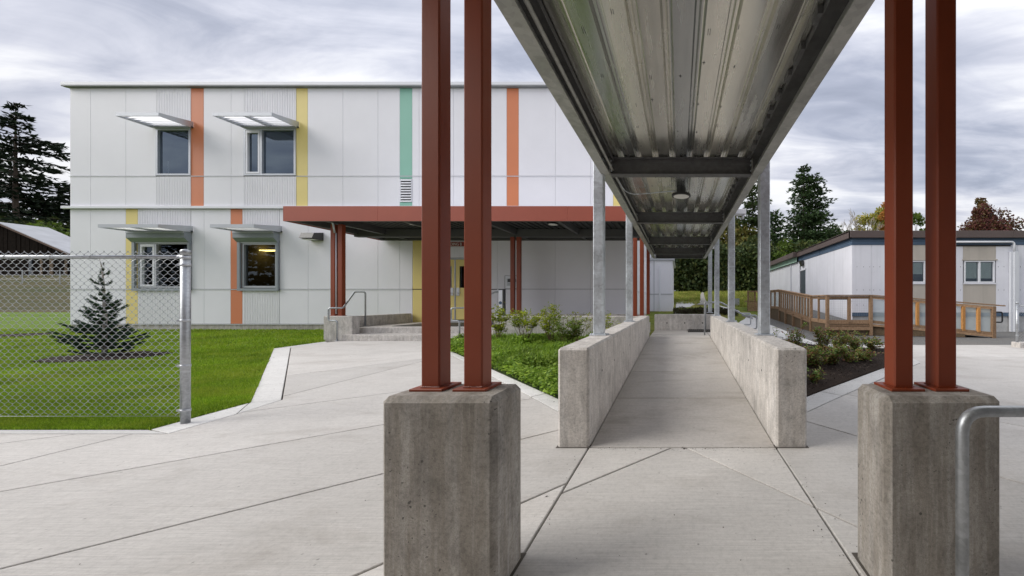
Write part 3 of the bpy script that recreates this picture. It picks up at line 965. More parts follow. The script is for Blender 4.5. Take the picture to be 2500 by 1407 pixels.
# ------------------------------------------------------------------ concrete pedestals
def pedestal(x0, x1, y0, y1, label):
    bm = bmesh.new()
    bmesh.ops.create_cube(bm, size=1)
    for q in bm.verts:
        q.co = Vector(((x0 + x1) / 2 + q.co.x * (x1 - x0), (y0 + y1) / 2 + q.co.y * (y1 - y0), 0.3485 + q.co.z * 0.897))
    bmesh.ops.bevel(bm, geom=[e_ for e_ in bm.edges if not all(v_.co.z < 0 for v_ in e_.verts)], offset=0.022, segments=1, affect='EDGES')
    # chipped, uneven arrises: subdivide and jitter
    bmesh.ops.subdivide_edges(bm, edges=[e_ for e_ in bm.edges if e_.calc_length() > .1], cuts=24, use_grid_fill=True)
    rs = random.Random(int(x0 * 100))
    for q in bm.verts:
        onx = min(abs(q.co.x - x0), abs(q.co.x - x1)) < .021; ony = min(abs(q.co.y - y0), abs(q.co.y - y1)) < .021
        onz = abs(q.co.z - .797) < .021
        if (onx + ony + onz) >= 2 and q.co.z > 0.0:
            q.co += Vector((rs.gauss(0, .0005), rs.gauss(0, .0005), rs.gauss(0, .0005)))
    bmesh.ops.recalc_face_normals(bm, faces=bm.faces)
    me = bpy.data.meshes.new('concrete_pedestal'); bm.to_mesh(me); bm.free()
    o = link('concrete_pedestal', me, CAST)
    MB().box(x0 - .012, x1 + .012, y0 - .012, y1 + .012, -.02, .0025).build('foot_strip', 'joint_sand', o)  # thin dark strip around the pedestal foot
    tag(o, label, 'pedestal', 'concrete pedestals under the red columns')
    return o
pedestal(-1.178, -0.722, 1.40, 1.65, 'left stained concrete pedestal carrying two red columns, nearest the lawn')
pedestal(0.818, 1.280, 1.40, 1.65, 'right concrete pedestal carrying two red columns behind the bent pipe rail')
# ================================================================== COVERED WALKWAY CANOPY
H = EYE + 1.373          # underside of the side channels
can = empty('walkway_canopy', (0.026, 4, 0), 'long galvanised steel canopy with ribbed metal deck over the ramp', 'canopy')
CY0, CY1 = -2.6, 11.75
XL, XR = -0.847, 0.899
cd = 0.20
def channel(side):
    x = XL if side < 0 else XR
    s_ = -side     # flanges point inwards
    t_ = 0.009
    prof = [(x, H), (x + s_ * .095, H), (x + s_ * .095, H + t_), (x + s_ * t_, H + t_), (x + s_ * t_, H + cd - t_), (x + s_ * .08, H + cd - t_), (x + s_ * .08, H + cd), (x, H + cd)]
    MB().prism(prof, 'y', CY0, CY1).build('side_channel', GALVD, can)
channel(-1); channel(1)
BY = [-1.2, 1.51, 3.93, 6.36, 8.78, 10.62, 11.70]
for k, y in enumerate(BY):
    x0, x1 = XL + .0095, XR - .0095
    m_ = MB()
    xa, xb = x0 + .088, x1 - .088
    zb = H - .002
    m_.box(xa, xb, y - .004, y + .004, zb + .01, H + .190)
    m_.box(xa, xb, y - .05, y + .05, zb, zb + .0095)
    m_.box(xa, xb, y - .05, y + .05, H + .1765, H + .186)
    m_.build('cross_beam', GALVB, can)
    # end plates and bolts at the channel
    for xx, s_ in ((xa, 1), (xb, -1)):
        pl = MB().box(xx - .006, xx + .006, y - .055, y + .02, zb - .008, H + .175).build('end_plate', GALVD, can)
        for zz in (H + .04, H + .10, H + .15):
            MB().tube([(xx + s_ * .006, y - .035, zz), (xx + s_ * .02, y - .035, zz)], .010, 6).build('bolt', GALV, pl)
# ribbed deck: wide flats low, narrow grooves pressed upward, edge to edge
dz = H + .2005
pitch = 0.187
def deck(y0, y1, xa, xb, z):
    prof = []
    n = int((xb - xa) / pitch)
    x = xa + ((xb - xa) - n * pitch) / 2
    prof.append((xa, z))
    for k in range(n + 1):
        c_ = x + k * pitch
        if c_ - .034 < xa or c_ + .034 > xb: continue
        prof += [(c_ - .034, z), (c_ - .022, z + .036), (c_ - .006, z + .036), (c_, z + .033), (c_ + .006, z + .036), (c_ + .022, z + .036), (c_ + .034, z)]
    prof.append((xb, z))
    up = [(a, b_ + .0015) for a, b_ in prof][::-1]
    m_ = MB()
    n_ = len(prof)
    vs = [(u, y0, v_) for u, v_ in prof] + [(u, y1, v_) for u, v_ in prof]
    m_.add(vs, [(i, i + 1, i + 1 + n_, i + n_) for i in range(n_ - 1)])
    o = m_.build('deck_sheet', 'deck_sheet_metal', can)
    return o
dys = [CY0, .2, 3.925, 8.775, CY1]
for a, b_ in zip(dys, dys[1:]): deck(a, b_ - .002, XL + .001, XR - .001, dz)
# roof above the deck so that no light leaks in, with a metal edge
MB().box(XL - .03, XR + .03, CY0, CY1 + .05, dz + .05, dz + .13).build('roof_sheet', 'white_trim', can)
# punched marks: short dark slots in the flats
rs = random.Random(9)
mk = MB()
for k in range(9):
    xx = XL + .11 + pitch * k * .98
    for y in np.arange(1.6, 11.5, .42):
        if rs.random() < .62:
            a = xx + rs.uniform(-.03, .03); yy = y + rs.uniform(-.08, .08)
            l_ = rs.choice([.035, .05])
            mk.box(a - .0014, a + .0014, yy - l_ / 2, yy + l_ / 2, dz - .0012, dz - .0002)
            if rs.random() < .4: mk.box(a + .010, a + .0128, yy - l_ / 2, yy + l_ / 2, dz - .0012, dz - .0002)
            elif rs.random() < .5: mk.box(a - .009, a + .009, yy - .0015, yy + .0015, dz - .0024, dz - .0013)
o = mk.build('deck_marks', 'dark_gap', can); o['kind'] = 'stuff'
# deck closure angles on both channels, with broken weld tabs
MB().box(XL + .0095, XL + .13, CY0, CY1, dz - .012, dz - .0005).box(XL + .125, XL + .13, CY0, CY1, dz - .05, dz - .0005).build('deck_angle', GALVB, can)
MB().box(XR - .13, XR - .0095, CY0, CY1, dz - .012, dz - .0005).box(XR - .13, XR - .125, CY0, CY1, dz - .05, dz - .0005).build('deck_angle', GALVB, can)
tabs = MB()
y = CY0
while y < CY1:
    l_ = rs.uniform(.05, .16)
    tabs.box(XR - .155 - rs.uniform(0, .012), XR - .131, y, y + l_, dz - .03 - rs.uniform(0, .02), dz - .006)
    y += l_ + rs.uniform(.05, .2)
tb = tabs.build('weld_tabs', GALVB, can); tb['kind'] = 'stuff'
MB().tube([(XL + .12, CY0, H + .055), (XL + .12, 11.2, H + .055)], .012, 8).build('conduit', GALVD, can, True)
MB().tube([(XL + .045, CY0, H + .03), (XL + .045, 11.2, H + .03)], .009, 8).build('conduit', GALVD, can, True)
# round lights under the deck
def downlight(x, y, z, r, parent, ztop):
    a = MB().tube([(x, y, z), (x, y, z + .028)], r, 32).build('downlight', 'dark_lamp', parent)
    MB().tube([(x, y, z + .028), (x, y, ztop)], r * .5, 16).build('lamp_base', 'dark_lamp', a)
    MB().tube([(x, y, z - .003), (x, y, z + .001)], r * .82, 32).build('lens', 'lamp_lens', a)
downlight(0.035, 4.99, EYE + 1.45, .132, can, dz)
downlight(0.035, 9.15, EYE + 1.45, .132, can, dz)
MB().tube(bent([(XL + .12, 4.05, H + .055), (XL + .135, 4.7, H + .06), (XL + .2, 5.15, dz - .05), (-.1, 5.03, dz - .035), (0.0, 5.0, dz - .04)], .2, 6), .008, 8).build('conduit', GALV, can, True)
# galvanised posts on the ramp walls
def gpost(x, y):
    z0 = .796
    p = MB().box(x - .056, x + .056, y - .056, y + .056, z0 + .012, H + cd - .02, .008).build('galvanized_post', GALV, can)
    bp = MB().box(x - .092, x + .092, y - .085, y + .085, z0 - .001, z0 + .0125, .002).build('base_plate', GALV, p)
    for sx in (-1, 1):
        MB().tube([(x + sx * .075, y - .068, z0 + .012), (x + sx * .075, y - .068, z0 + .026)], .009, 6).build('bolt', GALV, p)
    # bracket that ties the post to the channel
    xin = XL if x < 0 else XR
    a, b_ = sorted((xin, x - .056 * (1 if x > 0 else -1)))
    if b_ - a > .002:
        MB().box(a, b_, y - .05, y + .05, H + .002, H + .15).build('bracket', GALVD, p)
for x, y in ((-.876, 3.93), (-.880, 6.36), (.939, 3.93), (.939, 6.36), (.939, 8.78), (.939, 10.48)):
    gpost(x, y if y < 10 else 10.70)
# white scupper boxes at the roof edge
for y in (6.50, 10.8):
    m_ = MB().box(XR + .03, 1.22, y - .07, y + .07, EYE + 1.555, EYE + 1.65, .006).build('scupper_box', 'white_trim', can)
    MB().tube([(1.17, y, EYE + 1.555), (1.17, y, EYE + 1.48)], .022, 12).build('spout', 'white_trim', m_, True)
# red columns in pairs
def red_col(x0, x1, y0, y1, z0, z1, parent, plate=.029, pt=.010):
    p = MB().box(x0, x1, y0, y1, z0, z1, .006).build('red_column', 'red_paint', parent)
    if plate:
        MB().box(x0 - plate, x1 + plate, y0 - plate, y1 + plate, z0 - pt, z0 + .0005, .0015).build('base_plate', 'red_paint', p)
        rs_ = random.Random(int(x0 * 97))
        w_ = MB()
        for k in range(9):
            xx = x0 + (x1 - x0) * (k + .5) / 9
            w_.tube([(xx - .005, y0 - .002, z0 + .002), (xx + .005, y0 - .002, z0 + .002 + rs_.uniform(0, .003))], rs_.uniform(.0018, .0030), 6)
            yy = y0 + (y1 - y0) * (k + .5) / 9
            xs_ = x1 if x0 < 0 else x0
            w_.tube([(xs_, yy - .005, z0 + .002), (xs_, yy + .005, z0 + .002)], rs_.uniform(.0018, .0030), 6)
        w_.build('weld_bead', 'red_paint', p)
    return p
for a, b_ in ((-1.0985, -1.0185), (-.917, -.836), (.919, 1.001), (1.101, 1.186)):
    red_col(a, b_, 1.517, 1.597, .807, H + .45, can)
for x in (-1.10, -.93):
    red_col(x - .049, x + .049, 8.95, 9.05, .786, H + .19, can, .03, .01)
red_col(-.965, -.87, 10.66, 10.76, .765, H + .19, can, .02, .01)
# caps tying each near pair above the frame
MB().box(-1.13, -.80, 1.49, 1.63, H + .45, H + .47).build('column_cap', 'red_paint', can)
MB().box(.88, 1.22, 1.49, 1.63, H + .45, H + .47).build('column_cap', 'red_paint', can)

# ================================================================== ENTRY CANOPY
ec = empty('entry_canopy', (-5.6, 10.8, 0), 'wide entry canopy with red fascia and dark ribbed soffit at the school entrance', 'canopy')
EX0, EX1, EYF, EYB = -10.30, -0.96, 9.30, 12.37
ZB, ZT = 3.24, 3.63
# fascia in sheets with thin lap joints
xs_ = [EX0, -7.85, -5.35, -2.9, EX1]
for a, b_ in zip(xs_, xs_[1:]):
    MB().box(a + .001, b_ - .001, EYF - .012, EYF, ZB, ZT, .002).build('fascia_sheet', 'red_fascia', ec)
MB().box(EX0 - .012, EX0, EYF - .012, EYB, ZB, ZT).build('side_fascia', 'red_fascia', ec)
MB().box(EX1, EX1 + .012, EYF - .012, EYB, ZB, ZT).build('side_fascia', 'red_fascia', ec)
box('roof_sheet', 'white_trim', ec, EX0, EX1, EYF, EYB, ZT - .03, ZT + .004)
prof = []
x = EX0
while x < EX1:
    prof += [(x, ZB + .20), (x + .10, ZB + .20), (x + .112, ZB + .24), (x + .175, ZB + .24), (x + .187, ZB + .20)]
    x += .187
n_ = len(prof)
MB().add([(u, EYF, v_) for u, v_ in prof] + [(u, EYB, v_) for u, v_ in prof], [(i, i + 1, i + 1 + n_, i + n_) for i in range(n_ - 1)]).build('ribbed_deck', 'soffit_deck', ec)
def chan(m_, p, q, h, w_):
    m_.beam(p, q, w_, h)
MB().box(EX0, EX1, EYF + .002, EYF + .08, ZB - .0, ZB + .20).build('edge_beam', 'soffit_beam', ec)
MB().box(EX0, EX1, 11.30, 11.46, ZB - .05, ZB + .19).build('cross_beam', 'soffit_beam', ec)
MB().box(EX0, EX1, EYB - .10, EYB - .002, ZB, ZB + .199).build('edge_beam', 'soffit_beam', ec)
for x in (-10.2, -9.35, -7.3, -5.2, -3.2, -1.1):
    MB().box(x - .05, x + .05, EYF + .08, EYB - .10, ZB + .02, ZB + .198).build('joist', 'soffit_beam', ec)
downlight(-7.4, 10.0, ZB + .06, .15, ec, ZB + .2)
downlight(-3.53, 10.0, ZB + .06, .15, ec, ZB + .2)
for x0 in (-9.45, -9.25):
    red_col(x0, x0 + .115, 9.665, 9.78, .76, ZB, ec, .02, .01)
MB().tube(bent([(-9.33, 9.55, 3.30), (-9.33, 9.62, 3.24), (-9.325, 9.66, 3.0)], .06, 4), .022, 8).build('drain_pipe', GALV, ec, True)
MB().tube([(-9.325, 9.70, 3.0), (-9.325, 9.70, .8)], .018, 8).build('drain_pipe', 'white_pipe', ec, True)
for x0 in (-5.36, -5.165):
    red_col(x0, x0 + .12, 11.33, 11.45, .745, ZB - .05, ec, .02, .01)

# ================================================================== SCHOOL BUILDING
FY = 12.43
def fx(p): return (p - VX) / 70.0
def fz(p): return EYE + (VY - p) / 70.0
bl = empty('school_building', (-11.5, FY, .15), 'two storey white panelled school building with orange, yellow and teal stripes', 'building')
BX0, BX1 = fx(171), fx(1537)
openings = [(382, 466, 314, 429), (596, 723, 314, 429), (330, 466, 588, 710), (586, 682, 588, 710)]
def mk_panels(verts_px, y0, y1, mats):
    for (a, b_), m_ in zip(zip(verts_px, verts_px[1:]), mats):
        holes = [o for o in openings if o[0] < (a + b_) / 2 < o[1] and o[2] < y1 and o[3] > y0]
        spans = [(y0, y1)]
        for h_ in holes:
            sp = []
            for s0, s1 in spans:
                if h_[2] > s0: sp.append((s0, min(s1, h_[2])))
                if h_[3] < s1: sp.append((max(s0, h_[3]), s1))
            spans = sp
        for s0, s1 in spans:
            if s1 - s0 < 2: continue
            xa, xb = fx(a) + .0035, fx(b_) - .0035
            za, zb = fz(s1) + .004, fz(s0) - .004
            if m_ == 'corr':
                P = []
                x = xa; k = 0
                pw = .0575
                n = max(2, round((xb - xa) / pw)); pw = (xb - xa) / n
                for k in range(n):
                    x = xa + k * pw
                    P += [(x, FY + .004), (x + pw * .16, FY + .004), (x + pw * .30, FY - .009), (x + pw * .86, FY - .009)]
                P.append((xb, FY + .004))
                n_ = len(P)
                MB().add([(u, v_, za) for u, v_ in P] + [(u, v_, zb) for u, v_ in P], [(i, i + n_, i + 1 + n_, i + 1) for i in range(n_ - 1)]).build('corrugated_panel', 'corrugated_metal', bl)
            else:
                nm = {'white_panel': 'wall_panel', 'orange_panel': 'orange_stripe', 'yellow_panel': 'yellow_stripe', 'teal_panel': 'teal_stripe'}[m_]
                MB().box(xa, xb, FY, FY + .03, za, zb, .0025).build(nm, m_, bl)
Wp, Co, Or, Ye, Te = 'white_panel', 'corr', 'orange_panel', 'yellow_panel', 'teal_panel'
ux = [171, 221, 307, 382, 466, 497, 564, 596, 723, 751, 837, 922.6, 976, 1006, 1023, 1107, 1193, 1237, 1266, 1355.6, 1442, 1497, 1525, 1537]
um = [Wp, Wp, Wp, Co, Or, Wp, Wp, Co, Ye, Wp, Wp, Wp, Te, Wp, Wp, Wp, Wp, Or, Wp, Wp, Wp, Ye, Wp]
openings.append((976, 1006, 437, 494))
mk_panels(ux, 215.6, 429.5, um); mk_panels(ux, 431, 504, um)
lx = [171, 221, 307, 336, 466, 498, 563, 591.5, 596, 682, 752, 837, 922.6, 976, 1007, 1037, 1046]
lm = [Wp, Wp, Ye, Co, Wp, Wp, Or, Wp, Co, Wp, Wp, Wp, Wp, Wp, Ye, Ye]
mk_panels(lx, 511, 706, lm); mk_panels(lx, 707.5, 791, lm)
rx = [1174, 1184, 1214, 1270, 1355, 1441.7, 1527, 1537]
rm = [Wp, Wp, Wp, Wp, Wp, Wp, Wp]
mk_panels(rx, 511, 706, rm); mk_panels(rx, 707.5, 783, rm)
mk_panels([1046, 1174], 511, 603, [Wp]); mk_panels([1046, 1174], 603, 630, [Co])
# backing wall with the window openings left out
back = MB()
xs_b = sorted({fx(171), fx(1537)} | {fx(o[i]) for o in openings[:4] for i in (0, 1)} | {fx(1046), fx(1174)})
zs_b = sorted({fz(803), fz(215)} | {fz(o[i]) for o in openings[:4] for i in (2, 3)} | {fz(632), fz(781)})
for xa, xb in zip(xs_b, xs_b[1:]):
    for za, zb in zip(zs_b, zs_b[1:]):
        cx, cz = (xa + xb) / 2, (za + zb) / 2
        if any(fx(o[0]) < cx < fx(o[1]) and fz(o[3]) < cz < fz(o[2]) for o in openings[:4]): continue
        if fx(1046) < cx < fx(1174) and fz(781) < cz < fz(632): continue
        back.add([(xa, FY + .036, za), (xb, FY + .036, za), (xb, FY + .036, zb), (xa, FY + .036, zb)], [(0, 1, 2, 3)])
back.build('wall_backing', 'dark_gap', bl)
box('side_wall', Wp, bl, BX1 - .03, BX1, FY + .04, 22.0, .3, fz(215))
box('side_wall', Wp, bl, BX0, BX0 + .03, FY + .04, 30.0, .1, fz(215))
box('rear_wall', Wp, bl, BX0, BX1 - .04, 29.9, 30.0, .1, fz(215))
MB().box(BX1, BX1 + .02, FY + .04, 22, fz(708), fz(705.5)).build('side_flashing', 'white_trim', bl)
box('roof_deck', 'grey_trim', bl, BX0 - .1, BX1 + .1, FY - .09, 30.1, fz(215) + .005, fz(215) + .02)
box('flat_roof', 'grey_trim', bl, BX0 - .12, BX1 + .12, FY - .09, 30.1, fz(213) + .02, fz(204.5) + .0)
# roof fascia in lengths
xs_f = [BX0 - .14, fx(360), fx(495), fx(707), fx(950), fx(1190), BX1 + .12]
for a, b_ in zip(xs_f, xs_f[1:]):
    MB().box(a + .001, b_ - .001, FY - .12, FY - .092, fz(211.5) + .06 - .07, fz(204.5) + .068 - .07, .003).build('roof_fascia', 'white_trim', bl)
box('soffit', 'soffit', bl, BX0 - .12, BX1 + .12, FY - .12, FY - .003, fz(215) + .002, fz(215) + .012 + .03)
# belt flashing between the floors and the thin drip trims
xs_f = [fx(158), fx(420), fx(690), fx(1000), fx(1300), BX1 + .08]
for a, b_ in zip(xs_f, xs_f[1:]):
    MB().box(a + .001, b_ - .001, FY - .09, FY - .003, fz(510.5), fz(504.6), .004).build('belt_flashing', 'white_trim', bl)
def trim(a, b_, py):
    MB().box(fx(a), fx(b_), FY - .016, FY - .001, fz(py + 1.1), fz(py - .2)).build('drip_trim', 'white_trim', bl)
for a, b_ in ((169, 381), (467, 595), (724, 1000), (1000, 1290), (1290, 1537)): trim(a, b_, 430.2)
for a, b_ in ((169, 327), (470, 583), (685, 920), (920, 1007), (1214, 1537)): trim(a, b_, 706.6)
trim(171, 792, 791.5)
# foundation strip
for a, b_ in ((171, 330), (330, 520), (520, 700), (700, 800)):
    MB().box(fx(a), fx(b_) - .003, FY + .02, FY + .2, -.05, fz(792.5), .003).build('foundation', CASTF, bl)
box('foundation', CASTF, bl, fx(800), fx(1537), FY + .021, FY + .2, -.05, fz(784))
# louvre
lv = box('louver', 'white_trim', bl, fx(976.5), fx(1005.5), FY + .015, FY + .03, fz(493.5), fz(437.5))
MB().box(fx(976.5), fx(978.3), FY - .012, FY + .015, fz(493.5), fz(437.5)).box(fx(1004), fx(1005.5), FY - .012, FY + .015, fz(493.5), fz(437.5)).build('frame', 'white_trim', lv)
s0 = MB().prism([(FY + .014, fz(444)), (FY - .02, fz(447.4)), (FY - .02, fz(448.6)), (FY + .014, fz(445.2))], 'x', fx(978.4), fx(1003.9)).build('slat', 'white_trim', lv)
for k in range(-1, 8):
    if k == 0: continue
    c = s0.copy(); COL.objects.link(c); c.location.z -= k * 6.4 / 70
box('shade', 'dark_gap', lv, fx(978.4), fx(1003.9), FY + .0135, FY + .0145, fz(493), fz(438))

def sunshade(px0, px1, zlo, mids=()):
    """px0, px1: wall-side ends in photograph pixels"""
    x0, x1 = fx(px0), fx(px1)
    yf = 11.585
    sh = MB().box(x0, x1, yf, yf + .025, zlo, zlo + .11).build('sunshade', 'silver_frame', bl)
    for x in [x0, x1 - .02] + [x0 + (x1 - x0) * k for k in mids]:
        MB().prism([(yf + .026, zlo), (FY - .012, zlo), (FY - .012, zlo + .225), (yf + .026, zlo + .11)], 'x', x, x + .02).build('side_plate', 'silver_frame', sh)
    MB().box(x0, x1, FY - .07, FY - .013, zlo, zlo + .05).build('wall_rail', 'silver_frame', sh)
    n = 6
    for k in range(n):
        y = yf + .11 + k * .122
        zt = zlo + .014 + .006 * k
        MB().prism([(y - .052, zt - .004), (y - .047, zt - .010), (y + .040, zt + .082), (y + .035, zt + .088)], 'x', x0 + .021, x1 - .021).build('blade', 'white_blade', sh)
sunshade(374.5, 473, 7.17)
sunshade(596, 730.5, 7.17, (.5,))
sunshade(335, 472, 3.537, (.5,))
sunshade(590, 690, 3.537)

def window(x0, x1, y0, y1, glassname, casement=None, outer=4, ctr=None, mull=5):
    """pixel box of the opening; casement = (x0,x1) of an opening sash on the left"""
    m_ = MB()
    X0, X1, Z0, Z1 = fx(x0), fx(x1), fz(y1), fz(y0)
    o = outer / 70
    ya, yb = FY - .018, FY + .10
    m_.box(X0 + .002, X0 + o, ya, yb, Z0, Z1).box(X1 - o, X1 - .002, ya, yb, Z0, Z1)
    m_.box(X0 + o, X1 - o, ya, yb, Z0, Z0 + o * .9).box(X0 + o, X1 - o, ya, yb, Z1 - o * .9, Z1)
    if ctr: m_.box(fx(ctr) - mull / 140, fx(ctr) + mull / 140, ya, yb, Z0 + o * .9, Z1 - o * .9)
    w_ = m_.build('window', 'silver_frame', bl)
    def pane(a, b_, c, d_, yy=FY + .045):
        MB().add([(a, yy, c), (b_, yy, c), (b_, yy, d_), (a, yy, d_)], [(0, 1, 2, 3)]).build('pane', glassname, w_)
    if casement:
        a, b_ = fx(casement[0]), fx(casement[1])
        s_ = .055
        MB().box(a, a + s_, ya - .004, yb - .03, Z0 + o, Z1 - o).box(b_ - s_, b_, ya - .004, yb - .03, Z0 + o, Z1 - o).box(a + s_, b_ - s_, ya - .004, yb - .03, Z0 + o, Z0 + o + s_).box(a + s_, b_ - s_, ya - .004, yb - .03, Z1 - o - s_ * 1.5, Z1 - o).build('sash', 'white_trim', w_)
        pane(a + s_, b_ - s_, Z0 + o + s_, Z1 - o - s_)
        pane(fx(ctr) + mull / 140, X1 - o, Z0 + o * .9, Z1 - o * .9)
    else:
        pane(X0 + o, X1 - o, Z0 + o * .9, Z1 - o * .9)
    # room behind
    D = 3.2
    XR0, XR1, ZR0, ZR1 = X0 - .8, X1 + .8, Z0 - .7, Z1 + .35
    r = MB()
    yb2 = FY + .11
    r.add([(XR0, yb2, ZR0), (XR1, yb2, ZR0), (XR1, yb2 + D, ZR0), (XR0, yb2 + D, ZR0), (XR0, yb2, ZR1), (XR1, yb2, ZR1), (XR1, yb2 + D, ZR1), (XR0, yb2 + D, ZR1)],
          [(0, 1, 2, 3), (4, 7, 6, 5), (3, 2, 6, 7), (0, 3, 7, 4), (1, 5, 6, 2)])
    # wall around the opening, inside
    for a, b_, c, d_ in ((XR0, X0, ZR0, ZR1), (X1, XR1, ZR0, ZR1), (X0, X1, ZR0, Z0), (X0, X1, Z1, ZR1)):
        r.add([(a, yb2, c), (b_, yb2, c), (b_, yb2, d_), (a, yb2, d_)], [(0, 3, 2, 1)])
    rm_ = r.build('room', 'interior_wall', bl)
    return w_, rm_, (XR0, XR1, ZR0, ZR1, yb2)
w1, r1, _ = window(381, 466.5, 314, 429, 'window_glass', None, 5)
box('blind_edge', 'white_trim', w1, fx(397.5), fx(399), FY + .12, FY + .13, fz(424), fz(390))
w2, r2, _ = window(595.5, 723, 314, 429, 'window_glass', (601.5, 635), 5, 638)
w3, r3, q3 = window(338, 463, 593, 703, 'clear_glass', (344, 378), 4, 380.5)
w4, r4, q4 = window(592, 678, 593, 703, 'clear_glass', None, 5)
MB().box(-16.35, -15.3, 13.6, 13.85, 3.07, 3.10).build('ceiling_tube', 'ceiling_tube', r4)
MB().box(fx(640), fx(642), FY + .9, FY + 1.0, q4[2], q4[3]).box(fx(612), fx(618), FY + 1.6, FY + 1.7, q4[2], q4[3] - .5).build('mullion', 'interior_floor', r4)
MB().box(fx(400), fx(430), FY + 1.4, FY + 1.5, q3[2], q3[3] - .9).build('cupboard', 'interior_floor', r3)
# roller shutter housings and guides on the ground floor windows
def shutter(x0, x1):
    X0, X1 = fx(x0), fx(x1)
    hz0, hz1 = fz(592), fz(568)
    h_ = MB().prism([(FY - .002, hz0), (FY - .09, hz0), (FY - .20, hz0 + .13), (FY - .20, hz1 - .02), (FY - .17, hz1), (FY - .002, hz1)], 'x', X0 + .0, X1 - .0).build('shutter_box', 'steel_grey_paint', bl)
    MB().box(X0 + .001, X1 - .001, FY - .215, FY - .201, hz1 - .05, hz1 + .005).build('lip', 'silver_frame', h_)
    MB().box(X0, X0 + .095, FY - .075, FY - .019, fz(710.5), hz0 - .001).build('guide_rail', 'steel_grey_paint', h_)
    MB().box(X1 - .075, X1, FY - .075, FY - .019, fz(710.5), hz0 - .001).build('guide_rail', 'steel_grey_paint', h_)
    MB().box(X0 + .096, X1 - .076, FY - .075, FY - .019, fz(710.5), fz(704.5)).build('bottom_rail', 'steel_grey_paint', h_)
    MB().box(X0 + .096, X1 - .076, FY - .060, FY - .030, fz(594.5), hz0 - .001).build('shutter_curtain', 'grey_trim', h_)
shutter(328.6, 469); shutter(584.6, 683.5)
# wall lamp
wlp = MB().prism([(FY - .001, fz(588)), (FY - .14, fz(588)), (FY - .40, fz(585.5)), (FY - .33, fz(573)), (FY - .001, fz(568.5))], 'x', fx(759), fx(790)).build('wall_lamp', 'dark_lamp', bl)
MB().box(fx(760.5), fx(788.5), FY - .37, FY - .15, fz(588) - .006, fz(588) - .001).build('lens', 'lamp_lens', wlp)

# doors
dx0, dxm, dx1 = fx(1046), fx(1110), fx(1174)
for a, b_, s_ in ((dx0, dxm, 1), (dxm, dx1, -1)):
    dr = MB()
    wx0, wx1 = (a + .62, b_ - .12) if s_ > 0 else (a + .155, b_ - .30)
    z0, z1 = fz(780.5), fz(634)
    wz0, wz1 = fz(703), fz(650)
    dr.box(a + .03, wx0, FY + .02, FY + .065, z0, z1).box(wx1, b_ - .03, FY + .02, FY + .065, z0, z1).box(wx0, wx1, FY + .02, FY + .065, z0, wz0).box(wx0, wx1, FY + .02, FY + .065, wz1, z1)
    do = dr.build('door', 'yellow_panel', bl)
    MB().add([(wx0, FY + .04, wz0), (wx1, FY + .04, wz0), (wx1, FY + .04, wz1), (wx0, FY + .04, wz1)], [(0, 1, 2, 3)]).build('pane', 'clear_glass', do)
    hx = (b_ - .16) if s_ > 0 else (a + .05)
    MB().box(hx, hx + .11, FY + .006, FY + .0195, fz(722), fz(703)).build('handle_plate', 'stainless', do)
    MB().tube([(hx + .055, FY - .04, fz(716)), (hx + .055 + .12 * (-s_), FY - .04, fz(715))], .011, 8).tube([(hx + .055, FY + .01, fz(716)), (hx + .055, FY - .04, fz(716))], .011, 8).build('handle', 'stainless', do)
MB().box(dxm - .018, dxm + .018, FY + .012, FY + .022, fz(780.5), fz(634)).build('door_astragal', 'silver_frame', bl)
MB().box(dx0, dx0 + .028, FY - .01, FY + .1, fz(781), fz(632.5)).box(dx1 - .028, dx1, FY - .01, FY + .1, fz(781), fz(632.5)).box(dx0, dx1, FY - .011, FY + .1, fz(633.5), fz(630.5)).build('door_frame', 'grey_trim', bl)
box('vestibule', 'interior_wall', bl, dx0, dx1, FY + 1.5, FY + 1.55, .3, 2.7)
# sign over the door
sg = box('building_sign', 'sign_red', bl, fx(1079), fx(1133.5), FY - .03, FY - .002, fz(601.8), fz(591.3))
cu = bpy.data.curves.new('lettering', 'FONT'); cu.body = 'BUILDING B'; cu.size = .148; cu.extrude = .002; cu.align_x = 'CENTER'
to = bpy.data.objects.new('lettering', cu); COL.objects.link(to)
bpy.context.view_layer.update()
dg = bpy.context.evaluated_depsgraph_get()
me = bpy.data.meshes.new_from_object(to.evaluated_get(dg))
bpy.data.objects.remove(to)
me.transform(Matrix.Translation(((fx(1083.5) + fx(1128.5)) / 2, FY - .0325, fz(600.2))) @ Matrix.Rotation(R(90), 4, 'X') @ Matrix.Diagonal((.82, 1, 1, 1)))
me.materials.clear()
link('lettering', me, 'sign_letter', sg)
# intercom panel by the middle columns
ip = box('call_panel', 'white_trim', bl, fx(1234), fx(1265), FY - .03, FY - .002, fz(705), fz(674))
MB().box(fx(1234) - .012, fx(1234), FY - .034, FY - .002, fz(705.6), fz(673.4)).box(fx(1265), fx(1265) + .012, FY - .034, FY - .002, fz(705.6), fz(673.4)).box(fx(1234), fx(1265), FY - .034, FY - .002, fz(674), fz(673.2)).box(fx(1234), fx(1265), FY - .034, FY - .002, fz(705.8), fz(705)).build('frame', 'dark_lamp', ip)
box('screen', 'dark_lamp', ip, fx(1240.5), fx(1260.5), FY - .036, FY - .0305, fz(689.5), fz(681))
MB().box(fx(1238.5), fx(1240), FY - .036, FY - .0305, fz(698.5), fz(681)).box(fx(1241), fx(1246), FY - .036, FY - .0305, fz(698), fz(691)).box(fx(1250), fx(1260), FY - .036, FY - .0305, fz(698), fz(691)).build('button', 'grey_trim', ip)
